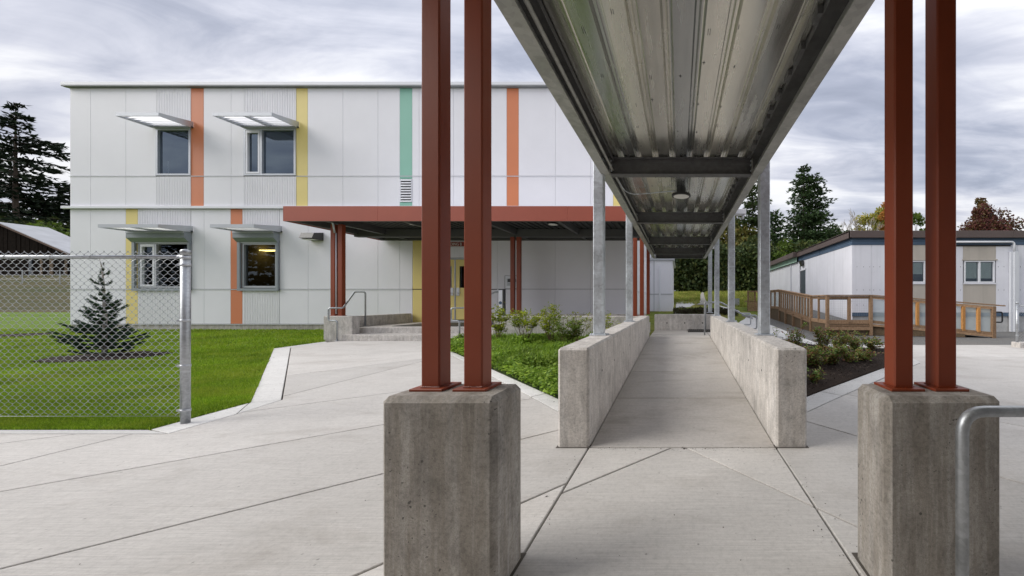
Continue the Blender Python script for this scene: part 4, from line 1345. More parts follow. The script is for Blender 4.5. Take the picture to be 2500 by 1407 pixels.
# downspout seen at the far side
# annex behind
an = empty('annex', (-.9, 21, .3), 'small white flat roofed annex block behind the ramp landing', 'building')
AX0, AX1 = -1.70, (1642 - VX) * 21 / F
az = lambda p: EYE + (VY - p) * 21 / F
box('wall', Wp, an, AX0, AX1, 21, 26, .2, az(637))
box('roof_cap', 'grey_trim', an, AX0 - .05, AX1 + .12, 20.9, 26.1, az(637), az(630.5), .01)
box('drip_trim', 'grey_trim', an, AX0, AX1 + .01, 20.975, 20.999, az(719.5), az(717.6))
MB().box((1609 - VX) * 21 / F, (1613 - VX) * 21 / F, 20.9, 20.998, .2, az(651)).build('downspout', 'white_trim', an)
box('corner_trim', 'grey_trim', an, (1596 - VX) * 21 / F, (1597.5 - VX) * 21 / F, 20.98, 20.999, .3, az(637))
# ================================================================== CHAIN LINK FENCES
def chain_mesh(name, x0, x1, y, zlo, zhi, parent, pw=.076, ph=.068, r=.0019, dirv=(1, 0, 0)):
    """interlocking zigzag wires; each pair of neighbours hooks at the knuckles"""
    m_ = MB()
    pw = pw / 2
    n = int((x1 - x0) / pw)
    rows = int((zhi - zlo) / ph)
    verts = []; faces = []
    for i in range(n + 1):
        xa = x0 + i * pw
        pts = []
        for j in range(rows * 2 + 1):
            z = zhi - j * ph / 2
            side = ((j + i) % 2)
            x = xa + (pw * .5 if side else -pw * .5) * 1.05
            yo = .0035 if side else -.0035
            if abs(x) > 50: continue
            pts.append((x + .0035 * (-1 if side else 1), y + yo, z + .004)); pts.append((x + .0035 * (-1 if side else 1), y + yo, z - .004))
        m_.tube([p for p in pts if p[0] < x1 + .02 and p[0] > x0 - .02] if len(pts) > 2 else pts, r, 4, False)
    o = m_.build(name, 'galvanized_pipe', parent); o['kind'] = 'stuff'
    return o
fe = empty('chain_link_fence', (-4.7, 3.4, 0), 'galvanised chain link fence panel with thick end post beside the lawn', 'fence')
FEY = 3.40
XP = (453 - VX) * FEY / F
chain_mesh('wire_mesh', -8.2, XP - .045, FEY, .055, 1.645, fe)
MB().tube([(-8.3, FEY + .012, 1.593), (XP - .055, FEY + .012, 1.593)], .0185, 14).build('top_rail', 'galvanized_pipe', fe, True)
MB().tube([(XP - .075, FEY + .012, 1.593), (XP - .03, FEY + .012, 1.593)], .0225, 14).build('rail_end_cup', 'galvanized_pipe', fe, True)
MB().tube([(-8.3, FEY + .004, .068), (XP, FEY + .004, .072)], .002, 5).build('tension_wire', 'galvanized_pipe', fe, True)
for x in (-8.0, -7.15, -6.42, -5.98, -5.60, -5.17):
    MB().tube([(x + .02 * math.cos(a) * .6, FEY + .012 + .0215 * math.cos(a), 1.593 + .0215 * math.sin(a)) for a in np.linspace(0, 2 * math.pi, 11)], .0021, 5).build('tie_wire', 'galvanized_pipe', fe, True)
ep = MB().tube([(XP, FEY, -.05), (XP, FEY, 1.625)], .0305, 24).build('end_post', 'galvanized_pipe', fe, True)
MB().tube([(XP, FEY, 1.61), (XP, FEY, 1.645), (XP, FEY, 1.658), (XP, FEY, 1.665)], [.0335, .0335, .028, .010], 24).build('post_cap', 'galvanized_pipe', ep, True)
MB().box(XP - .047, XP - .041, FEY - .006, FEY + .010, .06, 1.60).build('tension_bar', 'galvanized_pipe', ep)
for z in (1.585, 1.515, .985, .555, .13):
    b_ = MB().tube([(XP, FEY, z - .011), (XP, FEY, z + .011)], .0335, 24).build('tension_band', 'silver_frame', ep, True)
    MB().box(XP - .062, XP - .031, FEY - .016, FEY + .012, z - .010, z + .010).tube([(XP - .055, FEY - .024, z), (XP - .055, FEY + .022, z)], .005, 6).build('band_lug', 'silver_frame', ep)
# distant wire fence in front of the barn
df = empty('field_fence', (-60, 38, 3), 'far low wire fence across the dry field in front of the barn', 'fence')
for x in np.arange(-82, -48, 4.0):
    MB().tube([(x, 38, gz(x, 38) - .1), (x, 38, gz(x, 38) + 1.5)], .04, 6).build('post', 'galvanized_pipe', df)
for h_ in (.5, .95, 1.4):
    MB().tube([(x, 38, gz(x, 38) + h_) for x in np.arange(-82, -48, 4.0)], .015, 4).build('wire', 'galvanized_pipe', df)
# right fence piece on its concrete curb
fr = empty('chain_link_fence', (8.45, 8.9, 0), 'chain link fence with grey post at the far right edge by the asphalt', 'fence')
XQ = (2483 - VX) * 8.9 / F
fpo = MB().tube([(XQ, 8.9, 0), (XQ, 8.9, 1.10)], .028, 14).build('end_post', 'galvanized_pipe', fr, True)
MB().tube([(XQ, 8.9, 1.09), (XQ, 8.9, 1.125), (XQ, 8.9, 1.14)], [.031, .031, .012], 14).build('post_cap', 'galvanized_pipe', fpo, True)
MB().tube([(XQ, 8.91, 1.04), (XQ + 3.5, 8.91, 1.04)], .018, 10).build('top_rail', 'galvanized_pipe', fr, True)
chain_mesh('wire_mesh', XQ + .05, XQ + 3.2, 8.9, .13, 1.09, fr)
for z in (.3, .6, .95): MB().tube([(XQ, 8.9, z - .01), (XQ, 8.9, z + .01)], .032, 12).build('tension_band', 'silver_frame', fpo, True)
cb = MB().box(XQ - .04, XQ + 4, 8.78, 9.02, -.05, .13, .01).build('fence_curb', CASTW)
tag(cb, 'short raised concrete curb under the right hand chain link fence', 'curb')

# ================================================================== HANDRAILS
def rail(name, pts, r, label, cat='handrail', mat='galvanized_pipe', rad=.06, group=None):
    o = MB().tube(bent(pts, rad, 6), r, 14).build(name, mat, None, True)
    tag(o, label, cat, group)
    return o
# foreground pipe rail
rail('guard_rail', [(1.062, 1.335, -.02), (1.062, 1.335, .763), (2.4, 1.335, .763), (2.4, 1.335, -.02)], .0208, 'thick bent galvanised pipe rail in front of the right pedestal', rad=.085)
# entrance step handrails
def step_rail(x0, x1, ya, yb, label):
    pts = [(x0, ya, .10), (x0, ya, .635), (x0 - .21, ya - .02, .64), (x0 - .21, ya - .02, .97), (x0 + .06, ya + .1, .97), (x1 - .22, yb - .1, 1.42), (x1, yb, 1.42), (x1, yb, .41)]
    o = MB().tube(bent(pts, .06, 5), .021, 12).build('step_handrail', 'galvanized_pipe', None, True)
    tag(o, label, 'handrail', 'handrails on the entrance steps')
    for x, y, z in ((x0, ya, .10), (x1, yb, .41)):
        MB().tube([(x, y, z - .002), (x, y, z + .010)], .055, 14).build('floor_flange', 'galvanized_pipe', o, True)
xa = (825 - VX) * 9.42 / F
step_rail(xa, (892 - VX) * 10.55 / F, 9.40, 10.55, 'bent galvanised handrail climbing the left side of the entrance steps')
xa = (1123 - VX) * 9.42 / F
step_rail(xa, xa + .62, 9.40, 10.55, 'bent galvanised handrail on the right side of the steps by the yellow doors')
# twin rails at the landing stair
def lrail(y, label, x1=0.66):
    zt = 1.12
    pts = [(x1, y, .285), (x1, y, zt), (x1 + .42, y, zt), (x1 + 1.02, y, .79), (x1 + 1.32, y, .79), (x1 + 1.32, y, .46), (x1 + 1.12, y, .46)]
    o = MB().tube(bent(pts, .05, 5), .019, 12).build('landing_handrail', 'galvanized_pipe', None, True)
    tag(o, label, 'handrail', 'handrails at the ramp landing stair')
    return o
lrail(9.05, 'nearer galvanised handrail sloping down from the ramp landing to the right', .66)
lrail(10.45, 'farther galvanised handrail sloping down from the ramp landing to the right', .79)

# door opener bollard
o = empty('door_bollard', ((1225.5 - VX) * 10.5 / F, 10.5, .40), 'slim white push button bollard with dark edge beside the red columns', 'bollard')
bx_ = o.location.x
MB().box(bx_ - .075, bx_ + .035, 10.45, 10.57, .40, 1.475, .004).build('body', 'white_trim', o)
MB().box(bx_ + .036, bx_ + .078, 10.45, 10.57, .40, 1.475, .004).box(bx_ - .078, bx_ + .078, 10.445, 10.575, 1.4755, 1.50, .004).build('edge', 'dark_lamp', o)
MB().tube([(bx_ - .02, 10.449, 1.10), (bx_ - .02, 10.44, 1.10)], .045, 16).build('push_plate', 'portable_blue', o)

# ================================================================== SPRUCE SAPLING
def spruce(x, y, z0, h, seed, label):
    rg = np.random.default_rng(seed)
    root = empty('spruce_tree', (x, y, z0), label, 'tree')
    lean = np.array([-.05, 0, 0])
    m_ = MB()
    m_.tube([(x, y, z0 - .05), (x + .01, y, z0 + h * .4), (x - .02, y, z0 + h * .75), (x - .05, y, z0 + h * .9), (x - .10, y, z0 + h)], [.035, .026, .014, .009, .004], 8)
    bark = m_.build('trunk', 'pale_bark', root, True)
    br = MB()
    C = []; D = []
    t_ = .04
    while t_ < .95:
        zb = z0 + h * t_
        nb = 6 if t_ < .6 else 5
        base = interp(t_, [(.04, .50), (.12, .56), (.24, .38), (.33, .24), (.46, .25), (.55, .14), (.66, .09), (.78, .17), (.86, .03), (1, .005)])
        a0 = rg.uniform(0, 6.28)
        for k in range(nb):
            a = a0 + k * 6.283 / nb + rg.normal(0, .2)
            if rg.random() < (.22 if t_ < .5 else .38): continue
            L_ = base * rg.uniform(.5, 1.25) * h / 1.9
            up = (.12 + .75 * t_)
            dv = np.array([math.cos(a), math.sin(a), up]); dv /= np.linalg.norm(dv)
            p0 = np.array([x - .03 * t_, y, zb])
            pts = [p0 + dv * L_ * s_ + np.array([0, 0, -.10 * s_ * (1 - s_) * (1 - t_) + .05 * s_ * s_]) for s_ in np.linspace(0, 1, 5)]
            br.tube([tuple(p) for p in pts], [.007, .006, .005, .004, .002], 4, False)
            # side shoots
            shoots = [(pts, L_)]
            ns = int(5 + 15 * L_ / .6)
            for s_ in np.linspace(.2, .92, ns):
                i0 = min(3, int(s_ * 4)); q = pts[i0] + (pts[i0 + 1] - pts[i0]) * (s_ * 4 - i0)
                for sg in (-1, 1):
                    sd = np.array([-dv[1] * sg, dv[0] * sg, .05]) * .75 + dv * .75; sd /= np.linalg.norm(sd)
                    l2 = L_ * .42 * (1 - s_ * .7) * rg.uniform(.7, 1.15)
                    pp = [q, q + sd * l2 * .5, q + sd * l2 + np.array([0, 0, -.01])]
                    br.tube([tuple(p) for p in pp], [.004, .003, .0015], 3, False)
                    shoots.append((pp, l2))
            for pp, ll in shoots:
                n = int(ll / .0065)
                for j in range(n):
                    s_ = (j + rg.random()) / n * (len(pp) - 1); i0 = int(s_); i0 = min(i0, len(pp) - 2)
                    ax = pp[i0 + 1] - pp[i0]; ax = ax / (np.linalg.norm(ax) + 1e-9)
                    p_ = pp[i0] + (pp[i0 + 1] - pp[i0]) * (s_ - i0)
                    for _ in range(4):
                        rv = rg.normal(size=3); rv -= ax * rv.dot(ax); rv /= np.linalg.norm(rv)
                        if rv[2] < -.3: rv[2] *= -.5
                        dd = rv * .85 + ax * .75; dd /= np.linalg.norm(dd)
                        C.append(p_ + dd * .010); D.append(dd)
        t_ += .036 if t_ < .5 else .052
    br.build('branches', 'bark', root)
    C = np.array(C); D = np.array(D)
    S = unit(np.cross(D, rg.normal(size=D.shape)))
    n = len(C)
    o = leaves('needles', C, D, S, rg.uniform(.026, .040, n), rg.uniform(.0055, .0085, n), 'spruce_needle', root)
    o['kind'] = 'stuff'
    return root
sx, sy = G(255, 872)
spruce(sx, sy, gz(sx, sy), 1.95, 3, 'small blue green spruce sapling on a dark mulch ring behind the fence')
# mulch rings
def ring(cx, cy, rx, ry, label_kind='structure', seed=1):
    rs_ = random.Random(seed)
    pts = [(cx + rx * math.cos(a) * rs_.uniform(.86, 1.12), cy + ry * math.sin(a) * rs_.uniform(.86, 1.12)) for a in np.linspace(0, 2 * math.pi, 28)[:-1]]
    return sheet('mulch_ring', pts, .02, 'mulch', 'structure', 0.4, mound=.03, thick=.05)
ring(sx + .05, sy - .02, .92, .62)
r2 = G(18, 822); ring(r2[0] - .3, r2[1], 1.0, .8, seed=2)

# ================================================================== BARN
bn = empty('barn', (-80, 45, 4.2), 'dark weathered timber barn with pale metal roof on the slope at left', 'barn')
def bp(px_, py_, y): return PT(px_, py_, y)
yb_ = 45.0
zb_ = 4.0
xr0 = PT(0, 545, yb_)[0]; xr1 = PT(190, 628, yb_)[0]
zt0 = PT(0, 545, yb_)[2]; zt1 = PT(190, 628, yb_)[2]
xl_ = xr0 - .4
zl_ = zt0 + (zt0 - zt1) / (xr1 - xr0) * .4
m_ = MB()
prof = [(xl_ - 14, zb_), (xr1 - .4, zb_), (xr1 - .4, zt1 - .25), (xl_, zl_ - .35), (xl_ - 14, zt1 + 1.5)]
m_.prism(prof, 'y', yb_ + .35, yb_ + 3.4)
m_.build('wall', 'barn_wood', bn)
# individual wall boards on the gable
k = 0
x = xl_ - 2
rs = random.Random(5)
while x < xr1 - .5:
    ztop = zl_ + (zt1 - zl_) * (x - xl_) / (xr1 - xl_) - .45 if x > xl_ else zl_ - .5
    MB().box(x, x + .50, yb_ + .30 + rs.uniform(-.02, .02), yb_ + .349, zb_ + .1, ztop).build('board', 'barn_wood', bn)
    x += .56
def slope_roof():
    a = (xl_, yb_ - .3, zl_); b_ = (xr1 + .5, yb_ - .3, zt1 - .2); c = (xr1 + .5, yb_ + 9, zt1 - .2 + .4); 
    vs = [(xl_, yb_, zl_), (xr1 + .4, yb_, zt1 - .15), (xr1 + .4, yb_ + 3.7, zt1 - .15), (xl_, yb_ + 3.7, zl_ + .0),
          (xl_ - 15, yb_, zt1 + 1.3), (xl_ - 15, yb_ + 3.7, zt1 + 1.3)]
    dn = [(a_, b__, c_ - .12) for a_, b__, c_ in vs]
    MB().add(vs + dn, [(0, 1, 2, 3), (4, 0, 3, 5), (6, 9, 8, 7), (10, 11, 9, 6), (0, 6, 7, 1), (4, 10, 6, 0), (1, 7, 8, 2), (4, 5, 11, 10)]).build('roof', 'barn_roof', bn)
    MB().beam((xl_, yb_ - .06, zl_ - .16), (xr1 + .4, yb_ - .06, zt1 - .31), .1, .16).build('fascia_board', 'rust_edge', bn)
slope_roof()
for px_, w_ in ((62, 7), (90, 5), (113, 8), (150, 6)):
    a = PT(px_, 650, yb_)[0]; b_ = PT(px_ + w_, 650, yb_)[0]
    MB().box(a, b_, yb_ + .22, yb_ + .295, zb_ + .1, zb_ + 3.0).build('door', 'skirt_plywood' if w_ != 7 else 'slate_door', bn)
MB().tube([(xr1 - 4.0, yb_ + .1, zt1 + .9), (xr1 - 4.0, yb_ + .1, zt1 + 1.75)], .05, 8).build('flue', 'barn_wood', bn)

# ================================================================== PORTABLE CLASSROOM
PY = 13.4; PX = (2080 - VX) * PY / F
s65 = F / PY
def qx(p): return (p - VX) / s65
def qz(p): return EYE + (VY - p) / s65
pc = empty('portable_classroom', (PX, PY, 0), 'long low white portable classroom with brown fascia and blue band', 'building')
PXR = 17.5; PYB = 27.4
zr, zf0, zbnd, zsk0, zsk1 = qz(565), qz(581.5), qz(598.5), qz(763.6), qz(772.5)
box('core', 'dark_gap', pc, PX + .05, PXR, PY + .30, PYB, .0, zr - .1)
# front panels
winpx = [(2185, 2259), (2354, 2428.5)]
def front_panel(a, b_, y0, y1, mat, nm='siding_panel'):
    MB().box(qx(a) + .003, qx(b_) - .003, PY, PY + .03, qz(y1), qz(y0), .002).build(nm, mat, pc)
segs = [(2080, 2128, 0), (2128, 2177, 0), (2177, 2262, 1), (2262, 2306, 0), (2306, 2351, 0), (2351, 2431.6, 1), (2431.6, 2484, 0), (2484, 2535, 0), (2535, 2620, 1), (2620, 2680, 0), (2680, 2760, 0)]
for a, b_, bei in segs:
    mat = 'portable_beige' if bei else 'portable_siding'
    if bei:
        front_panel(a, b_, 598.7, 633, mat, 'beige_panel'); front_panel(a, b_, 694, 763.4, mat, 'beige_panel')
    else:
        front_panel(a, b_, 598.7, 763.4, mat)
def pwin(a, b_):
    m_ = MB()
    X0, X1, Z0, Z1 = qx(a), qx(b_), qz(690.5), qz(637)
    f_ = .045
    m_.box(X0, X0 + f_, PY - .012, PY + .1, Z0, Z1).box(X1 - f_, X1, PY - .012, PY + .1, Z0, Z1).box(X0 + f_, X1 - f_, PY - .012, PY + .1, Z0, Z0 + f_).box(X0 + f_, X1 - f_, PY - .012, PY + .1, Z1 - f_, Z1).box((X0 + X1) / 2 - .03, (X0 + X1) / 2 + .03, PY - .012, PY + .1, Z0 + f_, Z1 - f_)
    w_ = m_.build('window', 'white_trim', pc)
    for u, v_ in ((X0 + f_, (X0 + X1) / 2 - .03), ((X0 + X1) / 2 + .03, X1 - f_)):
        MB().add([(u, PY + .04, Z0 + f_), (v_, PY + .04, Z0 + f_), (v_, PY + .04, Z1 - f_), (u, PY + .04, Z1 - f_)], [(0, 1, 2, 3)]).build('pane', 'portable_glass', w_)
        b0 = None
        z = Z1 - f_ - .02
        zend = Z0 + f_ + .13 + (.16 if a < 2300 else 0)
        bl_ = MB()
        while z > zend:
            bl_.add([(u + .01, PY + .075, z - .026), (v_ - .01, PY + .075, z - .026), (v_ - .01, PY + .093, z - .002), (u + .01, PY + .093, z - .002)], [(0, 1, 2, 3)])
            z -= .027
        bb = bl_.build('blind', 'blind_grey', w_); bb['kind'] = 'stuff'
    MB().box(X0 - .04, X1 + .04, PY - .03, PY - .013, Z0 - .06, Z0 - .005).build('sill', 'portable_siding', w_)
    MB().box(X0 - .08, X1 + .08, PY - .035, PY - .001, Z1 + .01, Z1 + .06).build('head_trim', 'portable_beige', w_)
    MB().box(X0, X1, PY + .25, PY + .26, Z0, Z1).build('room', 'dark_gap', w_)
for a, b_ in winpx: pwin(a, b_)
# bands on the front
def ribbed(nm, mat, x0, x1, y, z0, z1, n=4):
    for k in range(n):
        a = z0 + (z1 - z0) * k / n; b_ = z0 + (z1 - z0) * (k + 1) / n
        MB().prism([(y, a), (y - .022, a + .004), (y - .010, b_ - .003), (y, b_ - .003)], 'x', x0, x1).build(nm, mat, pc)
ribbed('blue_band', 'portable_blue', PX - .02, PXR, PY, zbnd + .005, zf0 - .004)
for a, b_ in ((PX - .14, qx(2300)), (qx(2300), qx(2466)), (qx(2466), PXR)):
    MB().box(a + (.0 if a < PX else .003), b_, PY - .14, PY - .03, zf0 - .005, zr, .006).build('fascia', 'portable_brown', pc)
MB().box(PX - .14, PXR, PY - .029, PYB, zr - .05, zr + .01).build('roof', 'portable_brown', pc)
MB().box(PX + .001, PXR, PY - .012, PY + .02, zsk1, zsk0 - .003).build('blue_stripe', 'portable_blue', pc)
MB().box(PX + .01, PXR, PY + .02, PY + .1, -.1, zsk1 - .003).build('skirt', 'skirt_white', pc)
# side (long) wall: panels run away from the camera
def dpt(p): return PX * F / (p - VX)
sidepx = [2080, 2057.4, 2037.3, 2020, 2002, 1989, 1978, 1967.5]
for a, b_ in zip(sidepx, sidepx[1:]):
    MB().box(PX - .001, PX + .03, dpt(a) + .004, dpt(b_) - .004, .35, zbnd - .003, .002).build('siding_panel', 'portable_siding', pc)
ydr0, ydr1 = dpt(1967.5), dpt(1953.5)
MB().box(PX + .005, PX + .03, ydr0 + .02, ydr1 - .02, .78, qz(733) + (733 - 658) * ydr0 / F + .0, .003).build('door', 'slate_door', pc)
zdt = EYE + (733 - 659) * ydr0 / F
MB().box(PX - .02, PX + .03, ydr0 - .05, ydr0, .75, zdt + .06).box(PX - .02, PX + .03, ydr1, ydr1 + .05, .75, zdt + .06).box(PX - .02, PX + .03, ydr0 - .05, ydr1 + .05, zdt, zdt + .07).build('door_frame', 'portable_siding', pc)
box('siding_panel', 'portable_siding', pc, PX, PX + .03, ydr0, ydr1, zdt + .07, zbnd - .003)
MB().tube([(PX - .005, (ydr0 + ydr1) / 2 - .1, zdt + .42), (PX - .16, (ydr0 + ydr1) / 2 - .1, zdt + .35)], [.13, .17], 12).build('door_lamp', 'dark_lamp', pc)
y = ydr1 + .054
ysd = [y, 19.6, 20.8, 22, 23.2, 24.4, 25.6, 26.8]
yb1 = dpt(1950)
pts_ = [ydr1 + .054, yb1 - .3] + [yb1 - .3 + 1.22 * k for k in range(1, 8)]
for a, b_ in zip(pts_, pts_[1:]):
    MB().box(PX, PX + .03, a + .004, b_ - .004, .45, zbnd - .003, .002).build('siding_panel', 'portable_siding', pc)
PYB2 = pts_[-1]
def side_ribbed(nm, mat, y0, y1, z0, z1, x, n=4):
    for k in range(n):
        a = z0 + (z1 - z0) * k / n; b_ = z0 + (z1 - z0) * (k + 1) / n
        MB().prism([(x, a), (x - .022, a + .004), (x - .010, b_ - .003), (x, b_ - .003)], 'y', y0, y1).build(nm, mat, pc)
side_ribbed('blue_band', 'portable_blue', PY - .02, dpt(2003), zbnd + .005, zf0 - .004, PX)
side_ribbed('blue_band', 'portable_blue', dpt(2002), yb1, zbnd + .005, zf0 - .004, PX)
side_ribbed('green_band', 'portable_green', yb1 + .01, PYB2, zbnd + .005, zf0 - .004, PX - .10)
MB().box(PX - .14, PX - .03, PY - .141, dpt(2003), zf0 - .005, zr - .001, .006).build('fascia', 'portable_brown', pc)
MB().box(PX - .14, PX - .03, dpt(2003) + .01, yb1 - .1, zf0 - .005, zr - .001, .006).build('fascia', 'portable_brown', pc)
MB().box(PX - .34, PX - .03, yb1 - .09, PYB2, zf0 - .005, zr - .001, .006).build('fascia', 'portable_brown', pc)
MB().box(PX - .001, PX + .03, PY, PYB2, .1, .345).build('blue_stripe', 'portable_blue', pc)
MB().tube([(PX - .03, dpt(1932), zf0), (PX - .03, dpt(1932), .6)], .03, 6).build('downpipe', 'white_pipe', pc)
# gutter pipe and conduit on the front
zp = qz(592)
MB().tube(bent([(qx(2300), PY - .10, zp), (qx(2470), PY - .10, zp), (qx(2470), PY - .10, qz(617))], .12, 6), .04, 12).build('drain_pipe', 'white_pipe', pc, True)
MB().box(qx(2300), qx(2466), PY - .03, PY - .025, zbnd - .05, zbnd + .0).build('pipe_rail', 'dark_gap', pc)
MB().box(qx(2467.5), qx(2478.5), PY - .16, PY - .01, qz(810), qz(616), .004).box(qx(2462), qx(2467.3), PY - .10, PY - .01, qz(810), qz(616), .004).build('conduit_box', 'white_pipe', pc)
# rows of screws on the siding
sc_ = MB()
for p_ in [2092, 2108, 2123.5, 2133, 2148, 2163, 2172, 2268, 2283, 2300, 2312, 2328, 2345, 2437, 2451, 2481, 2491]:
    for yy in (651.5, 708, 745):
        sc_.box(qx(p_) - .007, qx(p_) + .007, PY - .006, PY, qz(yy) - .018, qz(yy) + .01)
so_ = sc_.build('screws', 'dark_lamp', pc); so_['kind'] = 'stuff'

# ================================================================== WOODEN RAMP
wr_ = empty('wooden_ramp', (5.5, 12, 0), 'weathered wooden access ramp with railings and pale panels by the portable classroom', 'ramp')
def wpost(x, y, z0, z1, s_=.09, mat='weathered_wood', nm='post'):
    return MB().box(x - s_ / 2, x + s_ / 2, y - s_ / 2, y + s_ / 2, z0, z1).build(nm, mat, wr_)
def wbeam(p, q, a, b_, nm='rail', mat='weathered_wood'):
    return MB().beam(p, q, a, b_).build(nm, mat, wr_)
XA = 4.98; XBc = 6.43; YF = 11.94; YT = 13.4
ZD = .43; ZR = 1.34
def gp(px_, y_): return (px_ - VX) * y_ / F
# landing front
for x in (XA, XBc): wpost(x, YF, 0, ZR - .02, .10)
wpost((XA + XBc) / 2, YF, ZD, ZR - .04, .09)
wpost(XA, YT, 0, ZR - .02, .09); wpost(XA, (YF + YT) / 2, ZD, ZR - .02, .06)
wbeam((XA - .06, YF, ZR), (XBc + .06, YF, ZR), .14, .036); wbeam((XA, YF + .1, ZR), (XA, YT + .1, ZR), .14, .036)
wbeam((XA + .05, YF, ZR - .07), (XBc - .05, YF, ZR - .07), .04, .09); wbeam((XA, YF + .05, ZR - .07), (XA, YT - .05, ZR - .07), .04, .09)
wbeam((XA + .05, YF, ZD + .02), (XBc - .05, YF, ZD + .02), .04, .13); wbeam((XA + .05, YF - .02, ZD - .10), (XBc - .05, YF - .02, ZD - .10), .04, .07); wbeam((XA + .05, YF - .03, ZD - .2), (XBc - .05, YF - .03, ZD - .2), .04, .11)
wbeam((XA, YF + .05, ZD + .02), (XA, YT - .05, ZD + .02), .04, .13)
box('skirt_board', 'skirt_plywood', wr_, XA + .05, XBc - .05, YF + .02, YF + .05, 0, ZD - .04)
box('skirt_board', 'skirt_plywood', wr_, XA + .0, XA + .03, YF + .06, YT - .05, 0, ZD - .05)
for k in range(11):
    MB().box(XA + .03 + k * .139, XA + .16 + k * .139, YF + .06, YT + .0, ZD - .035, ZD).build('deck_board', 'weathered_wood', wr_)
# clear wire grid panels on the landing
def grid_panel(x0, x1, y, z0, z1, st_=.075):
    m_ = MB()
    for x in np.arange(x0 + .02, x1, st_): m_.box(x - .0012, x + .0012, y - .0012, y + .0012, z0, z1)
    for z in np.arange(z0 + .02, z1, st_): m_.box(x0, x1, y - .0024, y, z - .0012, z + .0012)
    o = m_.build('wire_grid', 'galvanized_pipe', wr_); o['kind'] = 'stuff'
grid_panel(XA + .05, (XA + XBc) / 2 - .045, YF + .02, ZD + .08, ZR - .11); grid_panel((XA + XBc) / 2 + .045, XBc - .05, YF + .02, ZD + .08, ZR - .11)
# back rail of the landing
wbeam((XA + .3, YT + 0.0, ZR - .12), (PX - .1, YT, ZR - .12), .05, .05, 'grab_rail', 'black_metal')
# long side run climbing away from the landing
YE = 17.6; YG = 19.3
rise = .35
def zs(y): return ZD + rise * max(0, min(1, (y - YT) / (YE - YT)))
wbeam((XA, YT, ZR), (XA, YE, ZR + rise), .14, .036); wbeam((XA, YT, ZR - .07), (XA, YE, ZR + rise - .07), .04, .09); wbeam((XA, YT, ZD + .02), (XA, YE, ZD + rise + .02), .04, .13)
wbeam((XA - .03, YT, ZD - .08), (XA - .03, YE, ZD + rise - .08), .04, .06)
wbeam((XA, YE, ZR + rise), (XA, YG, ZR + rise), .14, .036); wbeam((XA, YE, ZR + rise - .07), (XA, YG, ZR + rise - .07), .04, .09); wbeam((XA, YE, ZD + rise + .02), (XA, YG, ZD + rise + .02), .04, .13)
n = 13
for k in range(1, n):
    y = YT + (YE - YT) * k / n
    wpost(XA, y, zs(y) + .08, zs(y) + .80, .06, 'weathered_wood', 'baluster')
for y in (YE, (YE + YG) / 2, YG): wpost(XA, y, zs(y) - .8 if y != (YE + YG) / 2 else zs(y), zs(y) + .88, .08)
for y in (14.3, 15.4, 16.5): wpost(XA - .03, y, gz(XA, y) - .05, zs(y) - .02, .09)
MB().add([(XA + .01, YT + .05, 0), (XA + .01, YG, 0), (XA + .01, YG, ZD + rise - .05), (XA + .01, YE, ZD + rise - .05), (XA + .01, YT + .05, ZD - .05),
          (XA + .035, YT + .05, 0), (XA + .035, YG, 0), (XA + .035, YG, ZD + rise - .05), (XA + .035, YE, ZD + rise - .05), (XA + .035, YT + .05, ZD - .05)],
         [(0, 1, 2, 3, 4), (5, 9, 8, 7, 6), (0, 4, 9, 5), (4, 3, 8, 9), (3, 2, 7, 8)]).build('skirt_board', 'skirt_plywood', wr_)
MB().add([(XA + .03, YT, ZD + .10), (XA + .03, YE, ZD + rise + .10), (XA + .03, YE, ZR + rise - .12), (XA + .03, YT, ZR - .12)], [(0, 1, 2, 3)]).build('frosted_panel', 'frosted_panel', wr_)
MB().add([(XA + .03, YE + .05, ZD + rise + .10), (XA + .03, YG, ZD + rise + .10), (XA + .03, YG, ZR + rise - .12), (XA + .03, YE + .05, ZR + rise - .12)], [(0, 1, 2, 3)]).build('frosted_panel', 'frosted_panel', wr_)
MB().add([(XA + .04, YT, ZD - .03), (PX - .05, YT, ZD - .03), (PX - .05, YE, ZD + rise - .03), (XA + .04, YE, ZD + rise - .03), (PX - .05, YG, ZD + rise - .03), (XA + .04, YG, ZD + rise - .03)], [(0, 1, 2, 3), (3, 2, 4, 5)]).build('deck_surface', 'asphalt', wr_)
# front run descending to the right
XE = (2425 - VX) * 11.2 / F
ye = 11.2
def fr_pt(px_):
    t_ = (px_ - 2125.5) / (2425 - 2125.5)
    y = YF + (ye - YF) * t_
    return ((px_ - VX) * y / F, y, t_)
zra, zrb = ZR, 1.0; zda, zdb = ZD, .06
def zr_(t_): return zra + (zrb - zra) * t_
def zd_(t_): return zda + (zdb - zda) * t_
p0 = (XBc, YF); p1 = (XE, ye)
te = 1.035
wbeam((XBc + .05, YF, ZR), (p1[0] + .32, p1[1] - .02, zr_(te) + .012), .14, .036)
wbeam((XBc + .05, YF, ZR - .07), (p1[0], p1[1], zrb - .07), .04, .09)
wbeam((XBc + .05, YF, ZD + .02), (p1[0], p1[1], zdb + .06), .04, .10)
wbeam((XBc + .05, YF - .02, ZD - .09), (p1[0], p1[1] - .02, zdb - .01), .04, .07)
for px_, mt in ((2196, 'weathered_wood'), (2239.7, 'fresh_wood'), (2296, 'fresh_wood'), (2351.6, 'fresh_wood'), (2388.5, 'fresh_wood')):
    x, y, t_ = fr_pt(px_)
    wpost(x, y, zd_(t_) + .06, zr_(t_) - .10, .075 if mt == 'weathered_wood' else .082, mt, 'baluster')
wpost(p1[0], p1[1], -.02, zrb - .02, .10)
stops_ = [2125.5, 2196, 2239.7, 2296, 2351.6, 2388.5, 2425]
